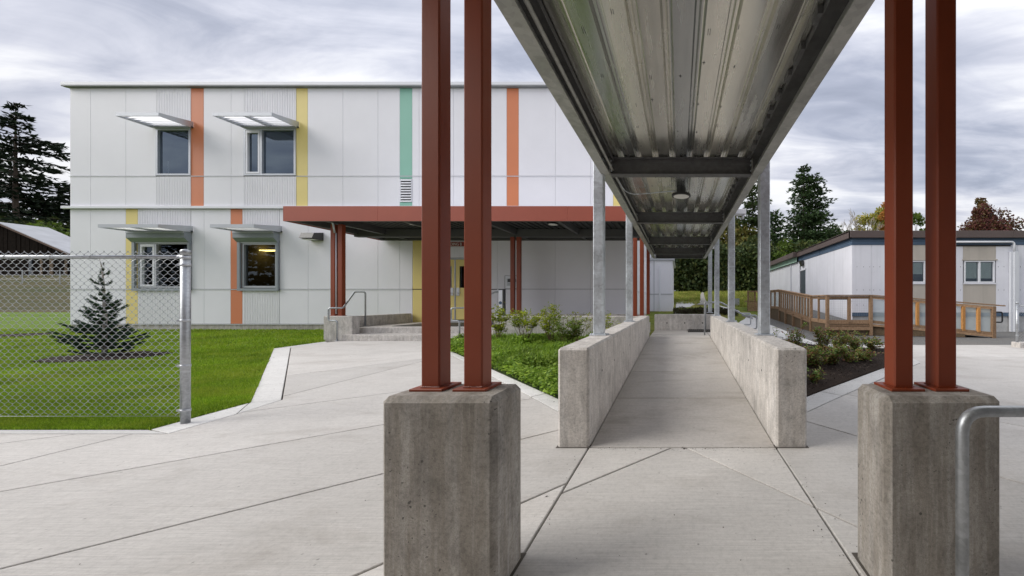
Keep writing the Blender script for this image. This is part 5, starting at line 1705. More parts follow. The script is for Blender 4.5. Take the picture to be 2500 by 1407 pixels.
for a, b_ in zip(stops_, stops_[1:]):
    x0, y0, t0 = fr_pt(a); x1, y1, t1 = fr_pt(b_)
    MB().add([(x0, y0 + .03, zd_(t0) + .07), (x1, y1 + .03, zd_(t1) + .07), (x1, y1 + .03, zr_(t1) - .12), (x0, y0 + .03, zr_(t0) - .12)], [(0, 1, 2, 3)]).build('frosted_panel', 'frosted_panel', wr_)
MB().add([(XBc + .05, YF + .04, 0), (p1[0] - .8, p1[1] + .1, 0), (p1[0] - .8, p1[1] + .1, .10), (XBc + .05, YF + .04, ZD - .06)], [(0, 1, 2, 3)]).build('skirt_board', 'skirt_plywood', wr_)
MB().add([(XBc, YF + .06, ZD - .02), (XBc, YT - .1, ZD - .02), (p1[0], p1[1] + 1.3, .05), (p1[0], p1[1] + .06, .05)], [(0, 3, 2, 1)]).build('deck_surface', 'asphalt', wr_)
MB().tube(bent([(p1[0] + .02, ye + .05, .80), (p1[0] + .33, ye + .05, .80), (p1[0] + .33, ye + .05, .48), (p1[0] + .02, ye + .05, .48)], .06, 5), .022, 10).build('grab_rail', 'black_metal', wr_, True)

# far wooden steps
fs_ = empty('wooden_steps', (5.1, 25, .4), 'small far wooden stair with sloping rail beyond the tall galvanised posts', 'steps')
zz0 = gz(5, 25)
for x in (4.86, 5.35):
    MB().box(x - .05, x + .05, 24.95, 25.05, zz0, 1.75).build('post', 'weathered_wood', fs_)
MB().beam((4.8, 24.9, 1.78), (5.45, 24.9, 1.78), .08, .10).build('rail', 'weathered_wood', fs_)
MB().beam((5.4, 24.9, 1.80), (6.0, 24.6, 1.15), .16, .06).build('rail', 'weathered_wood', fs_)
for k in range(5): MB().box(4.92 + k * .085, 4.96 + k * .085, 24.98, 25.02, .98, 1.72).build('baluster', 'weathered_wood', fs_)
for k in range(4): MB().box(4.85, 6.2, 24.9 + .0, 24.95, zz0 + .16 * k, zz0 + .14 + .16 * k).build('plank', 'weathered_wood', fs_)
MB().box(4.82, 6.2, 24.9, 26, zz0 + .66, zz0 + .72).build('tread', 'weathered_wood', fs_)
# utility cabinet on the bank
uc = empty('utility_cabinet', (5.1, 30, 1), 'pale grey utility cabinet standing on the grass bank', 'cabinet')
ux0, ux1 = (1793.5 - VX) * 28 / F, (1805 - VX) * 28 / F
zc0 = gz(4.6, 28) - .1
box('body', 'grey_trim', uc, ux0, ux1, 28, 28.4, zc0, EYE + 3 * 28 / F)
box('lid', 'grey_trim', uc, ux0 - .02, ux1 + .02, 27.98, 28.42, EYE + 3 * 28 / F, EYE + 3.8 * 28 / F)
MB().box(ux1 - .1, ux1 - .06, 27.985, 27.999, zc0 + .3, zc0 + .36).box(ux1 - .1, ux1 - .06, 27.985, 27.999, zc0 + .55, zc0 + .6).build('latch', 'dark_lamp', uc)

# ================================================================== PLANTING
rg = np.random.default_rng(11)
def inside(poly, X, Y):
    X = np.asarray(X); Y = np.asarray(Y); r = np.zeros(X.shape, bool)
    for (ax, ay), (bx, by) in zip(poly, poly[1:] + poly[:1]):
        c = ((ay > Y) != (by > Y)) & (X < (bx - ax) * (Y - ay) / (by - ay + 1e-12) + ax)
        r ^= c
    return r
gzv = np.vectorize(gz)
def vnoise(X, Y, s, seed=0):
    """cheap smooth value noise"""
    r_ = np.random.default_rng(seed); g_ = r_.random((64, 64))
    x = X * s + 31.7; y = Y * s + 17.3
    i = np.floor(x).astype(int); j = np.floor(y).astype(int); fx_ = x - i; fy_ = y - j
    fx_ = fx_ * fx_ * (3 - 2 * fx_); fy_ = fy_ * fy_ * (3 - 2 * fy_)
    a = g_[i % 64, j % 64]; b_ = g_[(i + 1) % 64, j % 64]; c = g_[i % 64, (j + 1) % 64]; d_ = g_[(i + 1) % 64, (j + 1) % 64]
    return (a * (1 - fx_) + b_ * fx_) * (1 - fy_) + (c * (1 - fx_) + d_ * fx_) * fy_
# mown grass blades
def lawn_blades():
    P = []
    for y0, y1, dens, w_ in ((3.2, 5.2, 7500, 0), (5.2, 8, 2600, 0), (8, 12.4, 900, 0)):
        n = int(dens * (y1 - y0) * 20)
        Y = rg.uniform(y0, y1, n)
        X = -rg.uniform(0, 1, n) * (Y * 1.97) + .0
        ok = inside(lawn_poly, X, Y) & (X > -Y * 1.93) & (X < -Y * 0.98)
        for cx_, cy_, ax_, ay_ in ((sx + .05, sy - .02, .96, .66), (r2[0] - .3, r2[1], 1.02, .82)):
            ok &= ((X - cx_) / ax_) ** 2 + ((Y - cy_) / ay_) ** 2 > rg.uniform(.85, 1.05, len(X))
        P.append(np.c_[X[ok], Y[ok]])
    P = np.concatenate(P)
    n = len(P)
    Z = np.array([gz(a, b_) for a, b_ in P]) - .012
    h_ = rg.uniform(.022, .048, n) * (1 + .07 * (P[:, 1] - 3.2)) * (.75 + .5 * vnoise(P[:, 0], P[:, 1], 1.3, 3))
    wd = rg.uniform(.0028, .0050, n) * (1 + .30 * (P[:, 1] - 3.2))
    a = rg.uniform(0, 6.283, n); ln = rg.uniform(.1, .75, n)
    S = np.c_[np.cos(a), np.sin(a), np.zeros(n)]
    b_ = rg.uniform(0, 6.283, n)
    T = np.c_[np.cos(b_) * ln, np.sin(b_) * ln, np.ones(n)] * h_[:, None]
    B = np.c_[P, Z]
    V = np.empty((n, 3, 3), np.float32)
    V[:, 0] = B - S * wd[:, None]; V[:, 1] = B + S * wd[:, None]; V[:, 2] = B + T
    o = quads('grass', V, 'grass_blade'); tag(o, 'short mown green grass of the lawn behind the chain link fence', 'grass', None, 'stuff')
    return n
print('blades', lawn_blades())

def bed_weeds():
    n = 110000
    Y = rg.uniform(3.5, 9.5, n)
    X = rg.uniform(-5.4, -.98, n)
    ok = (inside(bedL, X, Y) | inside(bedL, X, Y + .07)) & (X > -Y * .66) & (X < -.985)
    X, Y = X[ok], Y[ok]; n = len(X)
    cl = vnoise(X, Y, 2.6, 5); big = vnoise(X, Y, 1.0, 6)
    keep = rg.random(n) < (.25 + 1.1 * cl)
    X, Y, cl, big = X[keep], Y[keep], cl[keep], big[keep]; n = len(X)
    dist = np.minimum(1, np.abs(Y - 3.9) / 1.0)
    Z = np.array([gz(a, b_) for a, b_ in zip(X, Y)]) + .03 + rg.random(n) ** 1.3 * (.05 + .20 * cl * (.4 + .8 * big)) 
    sz = rg.uniform(.018, .060, n) * (1 + .11 * (Y - 4))
    grassy = vnoise(X, Y, 1.7, 8) > rg.uniform(.45, .95, n)
    a = rg.uniform(0, 6.283, n); el = np.where(grassy, rg.uniform(.7, 1.4, n), rg.uniform(-.2, .8, n))
    D = np.c_[np.cos(a) * np.cos(el), np.sin(a) * np.cos(el), np.sin(el)]
    S = unit(np.cross(D, np.c_[rg.normal(0, .35, n), rg.normal(0, .35, n), np.ones(n)]))
    L_ = np.where(grassy, sz * 3.0, sz * 1.25); W_ = np.where(grassy, sz * .22, sz * .75)
    o = leaves('ground_cover', np.c_[X, Y, Z], D, S, L_, W_, 'weed_leaf')
    tag(o, 'lush green weeds and grass filling the left bed', 'ground cover', None, 'stuff')
bed_weeds()

def shrub(x, y, z0, h, spread, nst, seed, mat, label, leafn=90, size=.035, bare=.35, group='shrubs in the left bed', cat='shrub', name='shrub', stemcol='shrub_twig', toph=1.0, arch=.5):
    r_ = np.random.default_rng(seed)
    root = empty(name, (x, y, z0), label, cat, group)
    st_ = MB(); C = []; D = []
    for k in range(nst):
        a = r_.uniform(0, 6.283); hh = h * r_.uniform(.65, 1.0)
        if k == 0: hh = h * toph
        rad = spread * r_.uniform(.15, 1) * arch * 2
        pts = []
        for s_ in np.linspace(0, 1, 7):
            pts.append(np.array([x + math.cos(a) * (rad * s_ ** 1.4 + .03) + r_.normal(0, .012), y + math.sin(a) * (rad * s_ ** 1.4 + .03) + r_.normal(0, .012), z0 + hh * s_]))
        st_.tube([tuple(p) for p in pts], [.006, .0055, .005, .004, .0035, .003, .0015], 4, False)
        # twigs
        for _ in range(7):
            s_ = r_.uniform(bare, .95) * 6; i0 = min(5, int(s_)); q = pts[i0] + (pts[i0 + 1] - pts[i0]) * (s_ - i0)
            aa = r_.uniform(0, 6.283); l_ = spread * r_.uniform(.2, .5)
            dv = np.array([math.cos(aa), math.sin(aa), r_.uniform(.1, 1.0)]); dv /= np.linalg.norm(dv)
            st_.tube([tuple(q), tuple(q + dv * l_ * .5), tuple(q + dv * l_)], [.003, .0022, .001], 3, False)
            for j in range(int(leafn / 8)):
                t_ = r_.uniform(.15, 1.05)
                ld = np.array([math.cos(r_.uniform(0, 6.283)), math.sin(r_.uniform(0, 6.283)), r_.uniform(-.3, .8)]); ld /= np.linalg.norm(ld)
                C.append(q + dv * l_ * t_ + ld * size * .7); D.append(ld)
        for j in range(int(leafn / 6)):
            s_ = r_.uniform(bare, 1.0) * 6; i0 = min(5, int(s_)); q = pts[i0] + (pts[i0 + 1] - pts[i0]) * (s_ - i0)
            ld = np.array([math.cos(r_.uniform(0, 6.283)), math.sin(r_.uniform(0, 6.283)), r_.uniform(-.2, .9)]); ld /= np.linalg.norm(ld)
            C.append(q + ld * size * .8); D.append(ld)
    st_.build('stems', stemcol, root)
    C = np.array(C); D = np.array(D); n = len(C)
    S = unit(np.cross(D, r_.normal(size=(n, 3)) * .5 + np.array([0, 0, 1.0])))
    o = leaves('foliage', C, D, S, r_.uniform(.8, 1.3, n) * size, r_.uniform(.38, .55, n) * size, mat, root)
    o['kind'] = 'stuff'
    return root
def bedpt(px_, y_): return (px_ - VX) * y_ / F
SH = [
 (1216, 8.6, 1.00, .26, 9, 'shrub_leaf', 'tall leafy shrub with pale upright shoots against the near red column', 110, .045, .25, 1.0),
 (1280, 8.5, .80, .42, 14, 'shrub_leaf', 'yellow green shrub with bare reddish stems in front of the planter wall', 90, .045, .50, 1.0),
 (1345, 8.3, .98, .36, 12, 'shrub_leaf', 'tallest green shrub in the middle of the left bed', 95, .042, .25, 1.05),
 (1383, 7.9, .72, .40, 14, 'shrub_leaf_dark', 'dense dark green shrub right of the tallest bed shrub', 120, .040, .12, 1.0),
 (1412, 8.3, .78, .36, 9, 'shrub_leaf', 'sparse twiggy shrub left of the first galvanised post', 40, .038, .45, 1.0),
 (1478, 8.0, .85, .26, 7, 'shrub_leaf', 'thin leafy shrub half hidden behind the first galvanised post', 40, .045, .35, 1.0),
]
for i, (px_, y_, h_, sp, ns, mt, lb, ln, sz, br_, tp) in enumerate(SH):
    shrub(bedpt(px_, y_), y_, gz(-3, y_) + .02, h_ * 1.02, sp * 1.15, int(ns * 1.2), 20 + i, mt, lb, int(ln * 1.1), sz * 1.25, min(.6, br_ + .12), toph=tp)

# right bed planting
NB = [
 (1892, 836, .40, .10, 3, 14, 'single small dark leaved plant beside the wall top and post'),
 (1942, 864, .60, .34, 9, 46, 'dark leaved plant spreading past the right ramp wall'),
 (2006, 872, .58, .22, 10, 60, 'upright dark green plant in the mulch bed, tallest of its row'),
 (2048, 866, .42, .34, 11, 60, 'low reddish and green plant in the middle of the mulch bed'),
 (2092, 862, .42, .34, 11, 55, 'reddish leafed plant at the right of the mulch bed'),
 (2128, 862, .32, .30, 9, 45, 'yellow green low plant at the right tip of the mulch bed'),
 (1985, 905, .36, .30, 10, 60, 'low dense green plant against the end of the right ramp wall'),
 (2030, 898, .34, .28, 10, 60, 'bright green low plant in front of the reddish plants'),
 (2075, 892, .26, .28, 8, 45, 'small mixed green plant near the front of the mulch bed'),
 (1992, 940, .20, .20, 6, 20, 'tiny purple plant near the front corner of the mulch bed'),
 (2110, 888, .22, .24, 8, 40, 'small green plant near the concrete edge strip'),
]
for i, (px_, py_, h_, sp, ns, ln, lb) in enumerate(NB):
    x, y = G(px_, py_)
    shrub(x, y, gz(x, y) + .03, h_, sp, ns, 50 + i, 'nandina_leaf', lb, ln * 1.5, .06, .10, 'plants in the mulch bed', 'plant', 'bed_plant')
# bark chips and litter over the mulch
def chips(poly, n, name, label):
    X = rg.uniform(min(p[0] for p in poly), max(p[0] for p in poly), n); Y = rg.uniform(min(p[1] for p in poly), max(p[1] for p in poly), n)
    ok = inside(poly, X, Y); X, Y = X[ok], Y[ok]; n = len(X)
    Z = np.array([gz(a, b_) for a, b_ in zip(X, Y)]) + .055
    a = rg.uniform(0, 6.283, n); D = np.c_[np.cos(a), np.sin(a), rg.normal(0, .35, n)]; D = unit(D)
    S = unit(np.cross(D, np.c_[rg.normal(0, .4, n), rg.normal(0, .4, n), np.ones(n)]))
    o = leaves(name, np.c_[X, Y, Z + rg.uniform(0, .02, n)], D, S, rg.uniform(.02, .06, n), rg.uniform(.008, .02, n), 'mulch_chip')
    tag(o, label, 'mulch', None, 'stuff')
leaf_mat('mulch_chip', [(0.016, 0.010, 0.008), (0.035, 0.022, 0.016), (0.08, 0.06, 0.045)], 0, .9, 3)
chips(bedR, 16000, 'bark_mulch', 'dark bark mulch covering the right planting bed')
# thin hedge strip beyond the landing
def hedge():
    n = 5000
    X = rg.uniform(-.3, 3.2, n); Y = rg.uniform(19.0, 20.2, n); Z = np.array([gz(a, b_) for a, b_ in zip(X, Y)]) + rg.random(n) * (.14 + .25 * vnoise(X, Y, 2.0, 9))
    D = unit(rg.normal(size=(n, 3)) + np.array([0, 0, .5])); S = unit(np.cross(D, rg.normal(size=(n, 3))))
    o = leaves('hedge', np.c_[X, Y, Z], D, S, rg.uniform(.05, .12, n), rg.uniform(.03, .06, n), 'mulch_leaf')
    tag(o, 'low brownish ground planting along the path beyond the ramp landing', 'hedge', None, 'stuff')
leaf_mat('mulch_leaf', [(0.03, 0.02, 0.012), (0.05, 0.035, 0.02), (0.05, 0.075, 0.02)], 0.2, .8, 2)
hedge()
# rough grass of the far bank
def bank():
    n = 26000
    X = rg.uniform(-3, 12, n); Y = rg.uniform(27, 42, n); Z = np.array([gz(a, b_) for a, b_ in zip(X, Y)])
    pa = np.abs(X - (1.9 + (Y - 27) * .06)) > .3
    X, Y, Z = X[pa], Y[pa], Z[pa]; n = len(X)
    h_ = rg.uniform(.05, .22, n) * (.5 + vnoise(X, Y, .8, 12)); a = rg.uniform(0, 6.283, n)
    S = np.c_[np.cos(a), np.sin(a), np.zeros(n)] * .035; B = np.c_[X, Y, Z]
    V = np.empty((n, 3, 3), np.float32); V[:, 0] = B - S; V[:, 1] = B + S; V[:, 2] = B + np.c_[rg.normal(0, .05, n), rg.normal(0, .05, n), h_]
    o = quads('bank_grass', V, 'bank_blade'); tag(o, 'rough yellow green grass on the bank below the dark trees', 'grass', None, 'stuff')
leaf_mat('bank_blade', [(0.14, 0.20, 0.025), (0.24, 0.28, 0.04), (0.38, 0.32, 0.11)], 0.3, .7, .5)
bank()
ground_mat('gravel', [(0.30, 0.28, 0.25), (0.42, 0.40, 0.36), (0.14, 0.13, 0.11)], 2, 20)
tk = sheet('worn_track', [(1.3, 26.2), (2.3, 26.2), (2.25, 28), (2.3, 31), (2.55, 36), (2.75, 39), (2.5, 39), (2.2, 36), (1.9, 31), (1.75, 28)], .05, 'gravel', 'structure', 1.0)
# ================================================================== TREES
def conifer_mesh(h, rad, seed, mat, whorl=.62, nb=7, crown=.10, droop=.25, size=.42, ragged=.3, taper=.9):
    r_ = np.random.default_rng(seed)
    tr_ = MB(); tr_.tube([(0, 0, -.5), (0, 0, h * .5), (0, 0, h * .99)], [h * .014, h * .009, h * .001], 7)
    C = []; D = []; L_ = []
    t_ = crown
    while t_ < .985:
        R_ = rad * ((1 - t_) / (1 - crown)) ** taper
        a0 = r_.uniform(0, 6.283)
        for k in range(nb):
            if r_.random() < .12: continue
            a = a0 + k * 6.283 / nb + r_.normal(0, .25)
            l_ = max(.3, R_ * r_.uniform(1 - ragged, 1 + ragged * .6))
            z = h * t_ + r_.normal(0, whorl * .3)
            up = .35 * (t_ - .35)
            dv = np.array([math.cos(a), math.sin(a), up])
            tr_.tube([(0, 0, z), tuple(dv * l_ * .5 + np.array([0, 0, z - droop * l_ * .15])), tuple(dv * l_ * .9 + np.array([0, 0, z - droop * l_ * .35]))], [h * .003, h * .002, .01], 3, False)
            ns = max(4, int(l_ / size * 5.0))
            for j in range(ns):
                s_ = (j + r_.random()) / ns
                p = np.array([0, 0, z]) + dv * l_ * s_ + np.array([0, 0, -droop * l_ * s_ * s_ * .5 + r_.normal(0, .06)])
                wid = l_ * .26 * (1.1 - s_) + .12
                side = np.array([-math.sin(a), math.cos(a), 0]) * r_.normal(0, wid)
                q = p + side + np.array([0, 0, -abs(side[0]) * .15 - r_.random() * .12])
                dd = dv * .8 + side / (wid + .1) * .45 + np.array([0, 0, -.25 * r_.random()])
                C.append(q); D.append(dd / np.linalg.norm(dd)); L_.append(size * r_.uniform(.6, 1.4))
        t_ += whorl / h * (1.15 - .5 * t_)
    return tr_, np.array(C), np.array(D), np.array(L_), r_
def conifer(x, y, z, label, mat='fir_needle', group=None, **kw):
    root = empty('conifer_tree', (x, y, z), label, 'tree', group)
    tr_, C, D, L_, r_ = conifer_mesh(mat=mat, **kw)
    off = np.array([x, y, z])
    tr_.v = [(a + x, b_ + y, c + z) for a, b_, c in tr_.v]
    tr_.build('trunk', 'bark', root)
    n = len(C)
    # each spray is three narrow leaf-shaped blades fanned out
    CC = []; DD = []; LL = []
    for k in range(3):
        ax = r_.normal(0, .38, (n, 3)); d2 = unit(D + ax)
        CC.append(C + d2 * (L_ * .25)[:, None]); DD.append(d2); LL.append(L_)
    C = np.concatenate(CC) + off; D = np.concatenate(DD); L_ = np.concatenate(LL)
    S = unit(np.cross(D, r_.normal(size=D.shape) * .6 + np.array([0, 0, 1.0])))
    o = leaves('crown', C, D, S, L_, L_ * .34, mat, root); o['kind'] = 'stuff'
    return root
def broadleaf(x, y, z, h, rad, seed, mat, label, group=None, lobes=14, per=260, size=.28, trunk=.25, bark='bark', squash=1.0, sparse=1.0, name='broadleaf_tree', full=False):
    r_ = np.random.default_rng(seed)
    root = empty(name, (x, y, z), label, 'tree', group)
    tr_ = MB(); tr_.tube([(x, y, z - .3), (x + .1, y, z + h * trunk), (x, y, z + h * .7)], [h * .022, h * .016, h * .005], 8)
    C = []; D = []
    zc_ = h * (trunk + (1 - trunk) * .5); hz_ = h * (1 - trunk) * .5
    for k in range(lobes):
        v = r_.normal(size=3); v /= np.linalg.norm(v); rr = r_.uniform(.35, .80)
        c = np.array([v[0] * rad * rr, v[1] * rad * rr, zc_ + v[2] * hz_ * rr * squash])
        if c[2] > h * .8 and not full: c[0] *= .6; c[1] *= .6
        lr = rad * r_.uniform(.28, .46)
        tr_.tube([(x, y, z + h * trunk * r_.uniform(.8, 1.4)), (x + c[0] * .5, y + c[1] * .5, z + c[2] * .62 + h * trunk * .3), (x + c[0], y + c[1], z + c[2])], [h * .008, h * .005, .01], 4, False)
        n = int(per * sparse * r_.uniform(.7, 1.2))
        u = unit(r_.normal(size=(n, 3))); q = r_.random(n) ** .38
        P = c + u * (lr * q)[:, None] * np.array([1, 1, .8]) * r_.uniform(.85, 1.15, (n, 1))
        C.append(P); D.append(unit(u * .6 + r_.normal(size=(n, 3)) * .8 + np.array([0, 0, -.15])))
    C = np.concatenate(C); D = np.concatenate(D); n = len(C)
    tr_.build('trunk', bark, root)
    S = unit(np.cross(D, r_.normal(size=D.shape)))
    L_ = r_.uniform(.6, 1.4, n) * size
    o = leaves('crown', C + np.array([x, y, z]), D, S, L_, L_ * .62, mat, root); o['kind'] = 'stuff'
    return root
def at(px_, py_, y): return (px_ - VX) * y / F, EYE + (VY - py_) * y / F
# --- far left
x, zt = at(38, 250, 62)
conifer(x, 62, 4.9, 'tallest dark fir at the left edge with wide drooping boughs', h=zt - 4.9, rad=10.5, seed=1, whorl=1.7, nb=7, droop=.34, size=.95, ragged=.6, taper=.62, crown=.03)
x, zt = at(-45, 330, 66)
conifer(x, 66, 4.9, 'dark fir at the far left edge behind the tallest fir', h=zt - 4.9, rad=10, seed=2, whorl=1.5, nb=8, droop=.3, size=1.15, ragged=.4, taper=.7, crown=.03)
x, zt = at(170, 448, 70)
conifer(x, 70, 5.0, 'dark fir just beside the white building at left', h=zt - 5.0, rad=8.0, seed=3, whorl=1.25, nb=8, droop=.3, size=1.0, ragged=.4, taper=.72, crown=.03)
x, zt = at(95, 478, 66)
conifer(x, 66, 5.0, 'lower dark fir between the tall firs above the barn', h=zt - 5.0, rad=8.5, seed=4, whorl=1.2, nb=9, droop=.3, size=1.05, ragged=.35, taper=.6, crown=.02)
x, zt = at(148, 545, 58)
broadleaf(x, 58, 4.8, zt - 4.8, 5.5, 5, 'green_leaf', 'low yellow green tree behind the barn roof', lobes=14, per=300, size=.55, trunk=.12)
x, zt = at(60, 545, 58)
broadleaf(x, 59, 4.8, zt - 4.8, 6.5, 6, 'dark_leaf', 'low dark tree behind the left end of the barn', lobes=16, per=320, size=.6, trunk=.1)
x, zt = at(-20, 500, 58)
broadleaf(x, 60, 4.8, zt - 4.8, 7.5, 61, 'dark_leaf', 'dark bushy tree at the left border above the barn', lobes=16, per=320, size=.6, trunk=.1)
# --- behind the ramp and portable
GB = 'dark trees behind the grass bank'
spec = [
 # px, top py, depth, radius, kind
 (1838, 432, 52, 4.6, 'c', 'fir_needle_light', 'tall olive conifer rising just beside the canopy edge'),
 (1962, 402, 56, 5.2, 'c', 'fir_needle_mid', 'tallest fir right of the galvanised posts'),
 (1990, 424, 57, 5.6, 'c', 'fir_needle_mid', 'second peak fir close beside the tallest fir'),
 (1893, 512, 50, 3.8, 'c', 'fir_needle_mid', 'narrow dark fir left of the tallest fir'),
 (1868, 560, 52, 3.4, 'c', 'fir_needle', 'short dark fir hidden by the nearest galvanised post'),
 (1700, 470, 58, 7.0, 'b', 'dark_leaf', 'broad dark tree behind the far end of the canopy'),
 (1655, 540, 52, 5.5, 'b', 'dark_leaf', 'dark tree above the small white annex'),
 (1770, 500, 54, 5.5, 'b', 'olive_leaf', 'olive brown tree behind the second galvanised post'),
 (1820, 540, 50, 4.2, 'b', 'olive_leaf', 'russet tinged tree between the two nearest posts'),
 (1740, 590, 47, 4.0, 'b', 'dark_leaf', 'dark lower tree behind the thin far posts'),
 (1685, 610, 46, 4.0, 'b', 'dark_leaf', 'dark lower tree right of the annex'),
 (1792, 610, 46, 3.6, 'b', 'dark_leaf', 'dark undergrowth tree above the utility cabinet'),
 (1845, 628, 45, 2.6, 'b', 'green_leaf', 'small green tree left of the nearest galvanised post'),
 (1870, 640, 47, 4.0, 'b', 'dark_leaf', 'dark low tree behind the left end of the portable'),
 (1918, 566, 44, 2.3, 'b', 'green_leaf', 'bright green young tree above the portable roof'),
 (2035, 515, 60, 4.4, 'b', 'fir_needle_light', 'rounded grey green tree right of the tallest fir'),
 (1935, 560, 60, 6.0, 'b', 'dark_leaf', 'dark undergrowth tree at the foot of the tallest fir'),
 (2000, 570, 60, 6.5, 'b', 'dark_leaf', 'wide dark tree behind the portable roof corner'),
 (2085, 560, 62, 3.6, 'b', 'dark_leaf', 'small dark bush left of the bare tree'),
]
for i, (px_, py_, y, rd, kd, mt, lb) in enumerate(spec):
    x, zt = at(px_, py_, y); zg = gz(x, y)
    if kd == 'c':
        conifer(x, y, zg, lb, mat=mt, group=None, h=zt - zg, rad=rd, seed=30 + i, whorl=.78, nb=8, droop=.2, size=.56, ragged=.6, taper=.62, crown=.06)
    else:
        small = rd < 3
        broadleaf(x, y, zg, zt - zg, rd, 30 + i, mt, lb, lobes=20 if not small else 12, per=300, size=.45 if rd > 4 else .32, trunk=.04 if rd > 3 else .15)
# understorey hides the gaps at the foot of the wood
def thicket():
    r_ = np.random.default_rng(77); n = 26000
    X = r_.uniform(-3, 17, n); Y = r_.uniform(42.5, 47, n); top = 4.5 + 3.0 * vnoise(X, Y, .35, 4)
    Z = np.array([gz(a, b_) for a, b_ in zip(X, Y)]) + r_.random(n) * top
    D = unit(r_.normal(size=(n, 3)) + np.array([0, 0, -.3])); S = unit(np.cross(D, r_.normal(size=(n, 3))))
    L_ = r_.uniform(.25, .6, n)
    o = leaves('thicket', np.c_[X, Y, Z], D, S, L_, L_ * .6, 'dark_leaf'); tag(o, 'dark undergrowth along the foot of the wood', 'undergrowth', None, 'stuff')
thicket()
# autumn trees beyond the portable
x, zt = at(2118, 484, 66); broadleaf(x, 66, 2.4, zt - 2.4, 3.6, 81, 'yellow_leaf', 'sparse yellow green tree beside the bare tree', lobes=15, per=260, size=.40, trunk=.3, bark='pale_bark')
x, zt = at(2148, 498, 64); broadleaf(x, 64, 2.4, zt - 2.4, 3.2, 82, 'yellow_leaf', 'yellow autumn tree left of the right red columns', lobes=14, per=300, size=.40, trunk=.3, bark='pale_bark')
x, zt = at(2164, 472, 62); broadleaf(x, 62, 2.4, zt - 2.4, 1.9, 83, 'orange_leaf', 'orange autumn tree touching the right red columns', lobes=10, per=170, size=.34, trunk=.3)
x, zt = at(2240, 498, 62); broadleaf(x, 62, 2.4, zt - 2.4, 2.5, 84, 'green_leaf', 'green tree seen between the two right red columns', lobes=11, per=240, size=.36, trunk=.3)
x, zt = at(2408, 480, 58); broadleaf(x, 58, 2.4, zt - 2.4, 4.7, 85, 'maroon_leaf', 'round maroon maple above the portable roof', lobes=44, per=420, size=.36, trunk=.12, full=True)
x, zt = at(2398, 470, 59)
leaf_mat('maple_top', [(0.09, 0.08, 0.02), (0.15, 0.11, 0.025), (0.12, 0.03, 0.025)], 0.25, 0.6, 0.5)
broadleaf(x, 59, 2.4, zt - 2.4, 2.1, 86, 'maple_top', 'narrow olive topped maple rising behind the maroon maple', lobes=11, per=230, size=.32, trunk=.5)
x, zt = at(2515, 560, 60); broadleaf(x, 60, 2.4, zt - 2.4, 2.4, 87, 'green_leaf', 'green tree at the far right border', lobes=10, per=220, size=.36, trunk=.3)
# bare pale tree
def bare(x, y, z, h, seed, label):
    r_ = random.Random(seed)
    root = empty('bare_tree', (x, y, z), label, 'tree')
    m_ = MB()
    def grow(p, d_, l_, r0, lev):
        q = p + d_ * l_
        mid = p + d_ * l_ * .5 + Vector((r_.uniform(-.05, .05), r_.uniform(-.05, .05), 0)) * l_
        m_.tube([tuple(p), tuple(mid), tuple(q)], [r0 * 1.3, r0 * 1.15, r0 * .9], 5 if lev < 2 else 3, False)
        if lev >= 5: return
        for k in range(3 if lev < 3 else 2):
            a = r_.uniform(0, 6.283); s_ = r_.uniform(.25, .6)
            nd = (d_ + Vector((math.cos(a) * s_, math.sin(a) * s_, .10))).normalized()
            grow(q if k else mid.lerp(q, .6), nd, l_ * r_.uniform(.55, .78), max(.03, r0 * .58), lev + 1)
    grow(Vector((x, y, z)), Vector((0, 0, 1)), h * .32, h * .016, 0)
    m_.build('branches', 'pale_bark', root)
x, zt = at(2090, 486, 63); bare(x, 63, 2.4, (zt - 2.4) * .96, 5, 'pale leafless tree standing left of the yellow autumn trees')
x, zt = at(2070, 540, 64); bare(x, 64, 2.4, (zt - 2.4) * .9, 8, 'smaller bare tree leaning left beside the pale leafless tree')
# trees behind the camera, seen only as reflections in the glass
for i, (x, y, h_, rd) in enumerate(((-56, -30, 11, 5.4), (-66, -31, 13, 5.6), (-77, -30, 12, 5.8), (-88, -30, 14, 6.4))):
    conifer(x, y, 0, ['dark fir behind the viewer, nearest of the row in the window reflections', 'second dark fir behind the viewer in the reflected row', 'third dark fir behind the viewer in the reflected row', 'farthest and tallest dark fir behind the viewer'][i], h=h_, rad=rd, seed=90 + i, whorl=1.0, nb=7, droop=.25, size=.9, ragged=.4, taper=.8, crown=.08)
plain('near_wall', (0.30, 0.27, 0.25), 0.7)
nb_ = empty('shading_wall', (0, -4, 0), 'unseen grey school wall behind the viewer, sized to shade the pedestals', 'building')
box('wall', 'near_wall', nb_, -8.0, 9, -9, -3.25, 0, 8.4)  # unseen wall added behind the camera, sized to shade the pedestal fronts
box('roof_cap', 'grey_trim', nb_, -8.1, 9.1, -9, -3.1, 8.4, 8.55)

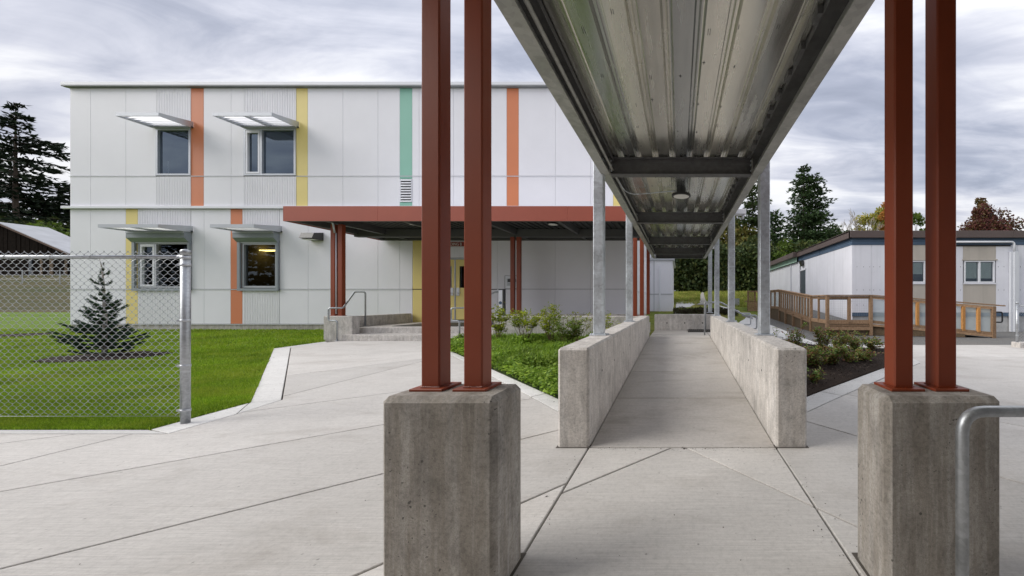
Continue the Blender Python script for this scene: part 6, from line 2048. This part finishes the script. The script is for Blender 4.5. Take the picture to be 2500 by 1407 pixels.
# unseen canopy roof, added to shade the fronts of the pedestals and red columns
nc = empty('shading_canopy', (0.05, -.7, 0), 'unseen red edged canopy roof added above the foreground columns to shade them', 'canopy')
box('roof_deck', 'soffit_deck', nc, -1.9, 6.0, -3.2, 1.72, 3.30, 3.42)
box('fascia', 'red_fascia', nc, -1.92, 6.02, 1.721, 1.735, 3.24, 3.63)
box('fascia', 'red_fascia', nc, -1.935, -1.921, -3.2, 1.735, 3.24, 3.63)
MB().box(-1.13, -.80, 1.50, 1.62, 3.02, 3.29).box(.88, 1.22, 1.50, 1.62, 3.02, 3.29).build('hanger', 'red_paint', nc)

# leaf crumbs, grit and bark spilled on the paving
def litter():
    r_ = np.random.default_rng(5)
    n = 900
    Y = r_.uniform(1.2, 8.5, n); X = r_.uniform(-1, 1, n) * (1.0 + Y * 1.1)
    n2 = 900
    i = r_.integers(0, 2, n2); t_ = r_.random(n2)
    a = np.where(i[:, None] == 0, np.array([B2[0], B2[1]]), np.array([R1[0], R1[1]])); b_ = np.where(i[:, None] == 0, np.array([B4[0], B4[1]]), np.array([R2[0], R2[1]]))
    e_ = a + (b_ - a) * t_[:, None] + r_.normal(0, .07, (n2, 2)) + np.array([0, -.05])
    n3 = 260
    e3 = np.c_[np.where(r_.random(n3) < .5, -.735, .795), r_.uniform(-.5, 2.8, n3)] + r_.normal(0, .05, (n3, 2))
    n4 = 160
    e4 = np.c_[r_.uniform(-.7, .76, n4), np.full(n4, 2.83)] + np.c_[np.zeros(n4), r_.normal(0, .025, n4)]
    P = np.concatenate([np.c_[X, Y], e_, e3, e4]); n = len(P)
    ok = ~inside(lawn_poly, P[:, 0], P[:, 1]) & ~((P[:, 1] > W2) & (np.abs(P[:, 0] - .03) < 1.02))
    P = P[ok]; n = len(P)
    Z = np.array([gz(a_, b__) for a_, b__ in P]) + .0035
    a_ = r_.uniform(0, 6.283, n); D = np.c_[np.cos(a_), np.sin(a_), r_.normal(0, .08, n)]; D = unit(D)
    S = unit(np.cross(D, np.c_[r_.normal(0, .15, n), r_.normal(0, .15, n), np.ones(n)]))
    L_ = r_.uniform(.002, .009, n) * (1 + .10 * P[:, 1]); L_[r_.random(n) < .03] *= 2
    o = leaves('paving_litter', np.c_[P, Z], D, S, L_, L_ * r_.uniform(.35, .8, n), 'mulch_chip')
    tag(o, 'tiny bark crumbs and grit scattered over the pale paving', 'litter', None, 'stuff')
litter()
